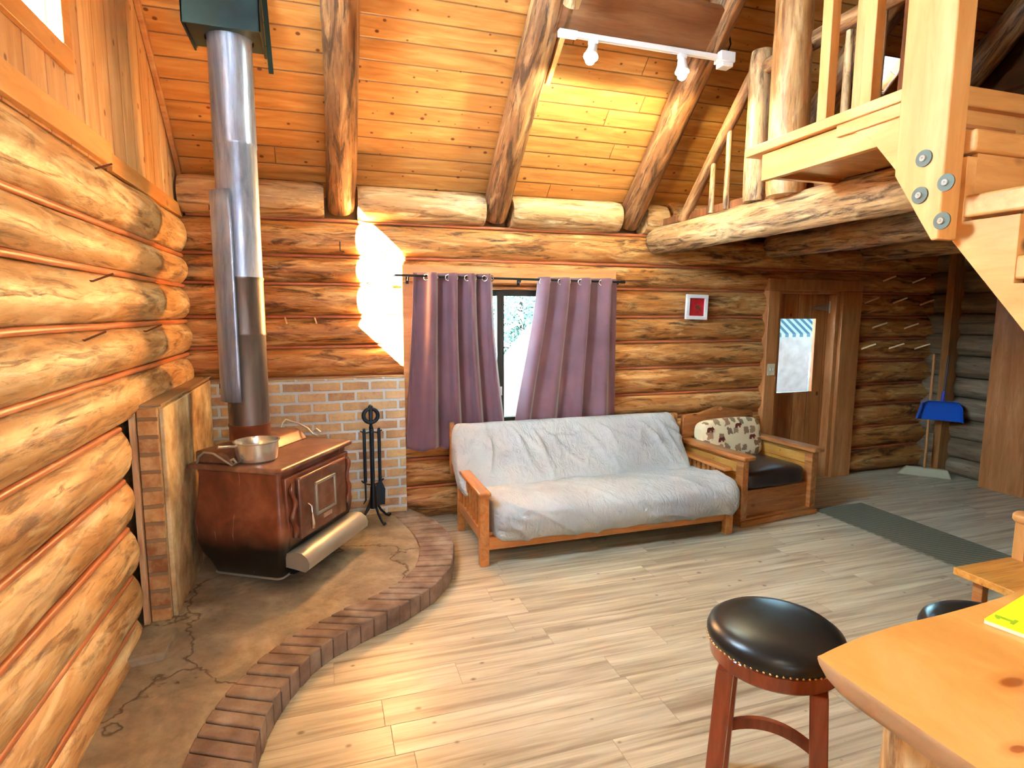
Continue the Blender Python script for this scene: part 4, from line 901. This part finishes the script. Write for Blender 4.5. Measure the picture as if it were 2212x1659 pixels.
def YZ(y): return 2.07+(y-1.715)*1.22        # lower edge of the stringer
rise, run = .248, .203
tz_ = lambda k: 2.505-rise*k; ny = lambda k: 1.675-run*k
for sx, nm in ((XS, 'stringer'), (3.22, 'stringer')):
    poly = [(2.16, 2.69), (2.16, YZ(2.16)), (-.0, YZ(0.) if YZ(0.) > 0 else 0)]
    poly[2] = (0.02, 0.0)
    poly.append((-.15, 0.0))
    k = 9
    pts = []
    for k in range(9, -1, -1):
        zt = tz_(k)-.10
        pts.append((ny(k)+.02, zt if zt > 0 else .0)); pts.append((ny(k)+run+.02, zt))
    poly = [(2.30, 2.69), (2.30, 2.68), (2.14, YZ(2.14)), (.019, 0)]+[p for p in pts if p[1] > 0.02]+[(1.90, 2.69)]
    ob(nm, MB().prism(poly, sx-.006, sx+.045, 'x'), M_pineY if sx == XS else M_pineY, sc_, bevel=.002)
for k in range(10):
    if tz_(k) < .12: break
    ob('tread', MB().box(XS-.0, 3.30, ny(k), ny(k)+run+.06, tz_(k)-.085, tz_(k)), M_pineX, sc_, bevel=.010)
    ob('riser', MB().box(XS+.045, 3.22, ny(k)+run+.02, ny(k)+run+.045, tz_(k), tz_(k)+rise-.085), M_chairx if False else M_pineX, sc_, bevel=.002)
ob('top_nosing', MB().box(XS+.045, 3.30, 1.86, 1.92, 2.665, 2.745), M_pineX, sc_, bevel=.006)
post = ob('newel_post', MB().prism([(1.925, 3.9), (1.925, YZ(1.925)+.045), (1.745, YZ(1.745)-.02+.0), (1.715, YZ(1.715)+.02), (1.715, 3.9)], XS-.10, XS-.0, 'x'), M_pineZ, sc_, bevel=.006)
def inv(u, v, X):
    d = r3*((u-1106)/1259.3)-u3*((v-829.5)/1259.3)+f2; t = X/d.x; return d.y*t, 1.8+d.z*t
for u, v in ((1995, 342), (2043, 394), (1986, 422), (2034, 477)):
    y, z = inv(u, v, XS-.105)
    wm = MB().lathe([(.001, 0), (.033, 0), (.033, .006), (.001, .006)], 28); q = Matrix.Translation(V((XS-.10, y, z))) @ Matrix.Rotation(-pi/2, 4, 'Y'); wm.v = [tuple(q @ V(p)) for p in wm.v]
    wo = ob('washer', wm, Mt('dark_washer', .45, (86, 86, 74), .7).m, post)
    p2 = post; wo.location = (0, 0, 0)
    nm2 = MB().lathe([(.001, .006), (.013, .006), (.012, .014), (.005, .014), (.001, .010)], 16); nm2.v = [tuple(q @ V(p)) for p in nm2.v]
    n2o = ob('bolt', nm2, M_steel, wo, smooth=30); n2o.location = (0, 0, 0)
for y in (2.72-.02, 2.31, 2.245):
    pass
for u, yy in ((1787, None), (1880, None)):
    y, z = inv(u, 200, XS+.03)
    ob('baluster', MB().box(XS-.0, XS+.055, y-.03, y+.03, 2.745, 3.68), M_pineZ, sc_, bevel=.004)
y, z = inv(1858, 200, XS+.12); ob('baluster', MB().box(XS+.10, XS+.15, y-.03, y+.03, 2.745, 3.68), M_pineZ, sc_, bevel=.004)
ob('hand_rail', MB().box(XS-.02, XS+.16, 1.75, 2.95, 3.68, 3.74), M_pineY, sc_, bevel=.008)

# ------------------------------------------------------------------ bar stools
def stool(loc, rz, label):
    s = empty('bar_stool', loc, label, 'bar stool', 'black leather bar stools', rz)
    ob('seat_cushion', MB().lathe([(.205, .655), (.214, .668), (.216, .684), (.208, .705), (.185, .722), (.14, .735), (.08, .741), (.001, .743)], 64), M_leather, s, smooth=60, world=False)
    ob('seat_apron', MB().lathe([(.15, .595), (.195, .597), (.203, .605), (.206, .65), (.20, .656), (.15, .656)], 64), M_stool, s, smooth=35, world=False)
    nm = MB()
    for k in range(72):
        a = 2*pi*k/72; c_ = V((.212*cos(a), .212*sin(a), .662)); nm.lathe([(.001, -.0045), (.0035, -.003), (.0048, 0), (.0035, .003), (.001, .0045)], 8, c_)
    ob('nailhead_trim', nm, M_brass, s, smooth=60, world=False)
    for sx, sy in ((1, 1), (1, -1), (-1, -1), (-1, 1)):
        t0, t1 = .135, .165; m = MB(); h = .026
        vs = []
        for z, t in ((0, t1), (.60, t0)):
            for a, b in ((-h, -h), (h, -h), (h, h), (-h, h)): vs.append((sx*t+a, sy*t+b, z))
        m.add(vs, [(3, 2, 1, 0), (4, 5, 6, 7)]+[(i, (i+1) % 4, 4+(i+1) % 4, 4+i) for i in range(4)]); ob('leg', m, M_stool, s, bevel=.004, world=False)
    for q in range(4):
        Rq = Matrix.Rotation(q*pi/2, 4, 'Z'); m = MB(); n = 15
        zc = .20 if q % 2 else .34
        pts = [(fr(-.145, .145, i/(n-1)), -.150, zc+.05*(1-(2*i/(n-1)-1)**2)) for i in range(n)]
        vs = []
        for x, y, z in pts: vs += [(x, y-.011, z-.02), (x, y+.011, z-.02), (x, y+.011, z+.02), (x, y-.011, z+.02)]
        m.add(vs, [(4*i+a, 4*i+(a+1) % 4, 4*i+4+(a+1) % 4, 4*i+4+a) for i in range(n-1) for a in range(4)]+[(3, 2, 1, 0), (4*n-4, 4*n-3, 4*n-2, 4*n-1)])
        m.v = [tuple(Rq @ V(v)) for v in m.v]; ob('stretcher', m, M_stool, s, smooth=40, world=False)
    return s
s1 = stool((1.44, 1.52, 0), radians(45), 'bar stool with a round black leather seat at the left corner of the counter')
copy_thing(s1, (2.14, 1.27, 0), (0, 0, radians(10)), 'bar stool mostly hidden behind the far edge of the wooden counter')

for q_ in [o for o in bpy.data.objects if o.name.startswith('bar_stool')]: q_.scale = (1.03, 1.03, 1.03)
# ------------------------------------------------------------------ counter
ct = empty('bar_counter', (1.5, .7, 0), 'thick live-edge wooden bar counter in the lower right foreground', 'counter')
ZT = 1.0
edge = [(1.075, .10), (1.078, .40), (1.075, .65), (1.072, .86), (1.075, .985), (1.10, 1.005), (1.26, 1.035), (1.40, 1.048), (1.55, 1.052), (1.75, 1.065), (2.0, 1.09), (2.2, 1.10), (2.33, 1.10)]
er = catm(edge, 90); cen = V((1.9, .4))
def cf(i, j):
    p = er[i]; q = V((p.x, p.y)); lv = [(.0, 0), (.0, -.006), (.006, -.02), (.022, -.05), (.048, -.08), (.062, -.088)][j]
    d = (cen-q).normalized(); w_ = .006*nz(i*.13, j*.4)*(1 if j > 1 else .2)
    q = q+d*(lv[0]+w_); return (q.x, q.y, ZT+lv[1])
cb = MB().grid(90, 6, cf); n0 = len(cb.v)
top = [(er[i].x, er[i].y, ZT) for i in range(90)]+[(2.33, .10, ZT)]
bot = [tuple(cb.v[5*90+i]) for i in range(90)]+[(2.30, .12, ZT-.088)]
tp = MB().add(top, [tuple(range(91))]); cb.add(bot, [tuple(range(91))[::-1]])
mk = Mt('amber_slab_top', .32, coat=.3, spec=.4); 
g_ = mk.noise(mk.co((2.6, 1.0, 2), rot=(0, 0, .35)), 1.5, 6, .6, .8); cc_ = mk.ramp(g_, [(.3, (204, 136, 62)), (.5, (220, 156, 78)), (.7, (232, 176, 104))])
for kx, ky, kr in ((1.405, .795, .035), (1.195, .655, .02), (1.75, .55, .03)):
    v0 = mk.n('ShaderNodeVectorMath', {'operation': 'MULTIPLY'}, _0=mk.n('ShaderNodeVectorMath', {'operation': 'SUBTRACT'}, _0=mk.co(), _1=(kx, ky, ZT)).outputs[0], _1=(1, 2.2, 1)).outputs[0]
    ln_ = mk.n('ShaderNodeVectorMath', {'operation': 'LENGTH'}, _0=v0).outputs['Value']; cc_ = mk.mix(mk.rng(ln_, kr, kr*2.6, .5, 0), cc_, S((190, 106, 36))); cc_ = mk.mix(mk.rng(ln_, kr*.7, kr*1.1, .9, 0), cc_, S((150, 74, 22)))
mk.col(cc_)
ob('counter_top', tp, mk.m, ct); ob('live_edge', cb, M_slab, ct, label='pale rounded live edge', smooth=40)

lgp = log('support_log', (1.33, .90, 0), (1.33, .90, ZT-.085), .10, .10, M_logp[0], parent=ct, seed=2.2)
log('support_log', (2.15, .6, 0), (2.15, .6, ZT-.085), .10, .10, M_logp[0], parent=ct, seed=5.2)
ob('counter_panel', MB().box(1.42, 2.2, .86, .90, .0, ZT-.09), M_pineX, ct)
bkk = empty('phone_book', (1.75, 1.0, ZT), 'bright yellow paper booklet lying on the counter', 'booklet')
A_, B_, C_ = V((1.605, .985)), V((1.86, 1.045)), V((1.66, .77))
D_ = B_+(C_-A_)
yb = lambda s: [(A_.x, A_.y), (B_.x, B_.y), (D_.x, D_.y), (C_.x, C_.y)]
ob('pages', MB().prism(yb(0), ZT+.001, ZT+.011), Mt('paper_pages', .8, (232, 228, 200)).m, bkk)
ob('front_cover', MB().prism(yb(0), ZT+.011, ZT+.014), Mt('yellow_cover', .5, (250, 240, 30)).m, bkk)
one = [(-.012, -.016), (.012, -.016), (.012, -.010), (.004, -.010), (.004, .018), (-.002, .018), (-.012, .011), (-.009, .007), (-.003, .010), (-.003, -.010), (-.012, -.010)]
c1 = A_+(B_-A_)*.16+(C_-A_)*.14; u_ = (B_-A_).normalized(); v_ = V((-u_.y, u_.x))
ob('cover_mark', MB().prism([tuple(c1+u_*p*1.3+v_*q*1.3) for p, q in one], ZT+.013, ZT+.016), Mt('green_ink', .6, (150, 180, 20)).m, bkk)

# ------------------------------------------------------------------ plank bench at the right edge
bn = empty('wooden_chair', (3.4, 1.95, 0), 'orange pine plank seat with a post at the right edge of the photo', 'chair')
ob('seat', MB().box(3.17, 3.61, 1.55, 2.12, .41, .45), M_bench, bn, bevel=.005)
for x, y in ((3.27, 2.04), (3.56, 2.04), (3.27, 1.62), (3.56, 1.62)): ob('leg', MB().box(x-.025, x+.025, y-.025, y+.025, 0, .41), M_chair, bn, bevel=.004)
ob('side_post', MB().box(3.60, 3.66, 2.05, 2.11, .40, .66).lathe([(.045, .66), (.055, .675), (.055, .70), (.04, .715), (.001, .72)], 20, (3.63, 2.08, 0)), M_pineZ, bn, bevel=.005)
ob('back_slat', MB().box(3.62, 3.65, 1.62, 2.06, .52, .64), M_chair, bn, bevel=.004)

ob('wall_sun_blocker', MB().box(-9, 8, -9, -7, 0, 6.2), M_shell, kind='structure')  # unseen block added to keep direct sun out of the front opening
# ------------------------------------------------------------------ outdoors
def hgt(x, y):
    h = -.3+.5*max(0, min(1, (y-6)/3))
    h += 2.0*math.exp(-((x-3.15)/1.15)**2-((y-7.2)/.8)**2)+.9*math.exp(-((x-.8)/1.4)**2-((y-7.6)/1.)**2)
    return h+.12*nz(x*.7, y*.7)+.04*nz(x*3, y*3)
ob('snow_ground', MB().grid(90, 70, lambda i, j: (-8+i*.3, 5.25+j*.35, hgt(-8+i*.3, 5.25+j*.35))), M_snow, None, 'snow covered ground and bank outside the back window', 'snow', kind='structure', smooth=80)
for q, (x, y, s) in enumerate([(2.35, 9.3, .55), (3.0, 9.0, .5), (3.9, 9.4, .55), (1.5, 9.6, .5), (5.0, 9.8, .5), (2.7, 10.2, .6)]):
    tr_ = empty('snowy_tree', (x, y, hgt(x, y)), 'pale leafless frosty tree beyond the snow bank, '+['nearest the window stile', 'in the middle', 'to the right', 'far left', 'far right', 'farthest back'][q], 'tree', 'trees outside the window')
    z0 = hgt(x, y)-.2; mb = MB().tube([(x, y, z0), (x+.1, y, z0+2*s), (x, y, z0+4.5*s)], [.14*s, .09*s, .03], 8)
    tips = []
    for k in range(46):
        a = random.random()*2*pi; h = z0+(.6+3.6*random.random())*s; l = (1.3+random.random()*.6)*s*(1-(h-z0)/(6*s)); e = V((x+l*cos(a), y+l*sin(a), h+.5*s*random.random()))
        mb.tube([(x, y, h), tuple(V((x, y, h)).lerp(e, .5)+V((0, 0, .06))), tuple(e)], [.03*s, .018*s, .006], 5); tips += [V((x, y, h)).lerp(e, t) for t in (.35, .5, .65, .8, 1.)]
    ob('trunk', mb, M_bark, tr_)
    fm_ = MB()
    for t in tips:
        for _ in range(7):
            c = t+V((random.gauss(0, .16), random.gauss(0, .16), random.gauss(0, .14)))*s; a1 = V((random.gauss(0, 1), random.gauss(0, 1), random.gauss(0, 1))).normalized()*.07*s; a2 = a1.orthogonal().normalized()*.035*s
            fm_.add([c-a1, c+a2, c+a1, c-a2], [(0, 1, 2, 3)])
    ob('foliage', fm_, M_needle, tr_)
sh = empty('neighbour_shed', (9, 9.5, 0), 'pinkish stucco shed with a striped snowy roof seen through the door glass', 'shed')
ob('wall', MB().box(6.0, 8.95, 9, 11, -.6, 1.40), M_stucco, sh)
ob('roof', MB().prism([(8.7, 1.36), (8.7, 1.42), (10.2, 2.5), (11.3, 1.5), (11.3, 1.44), (10.2, 2.44)], 5.9, 9.05, 'x'), M_roofm, sh)
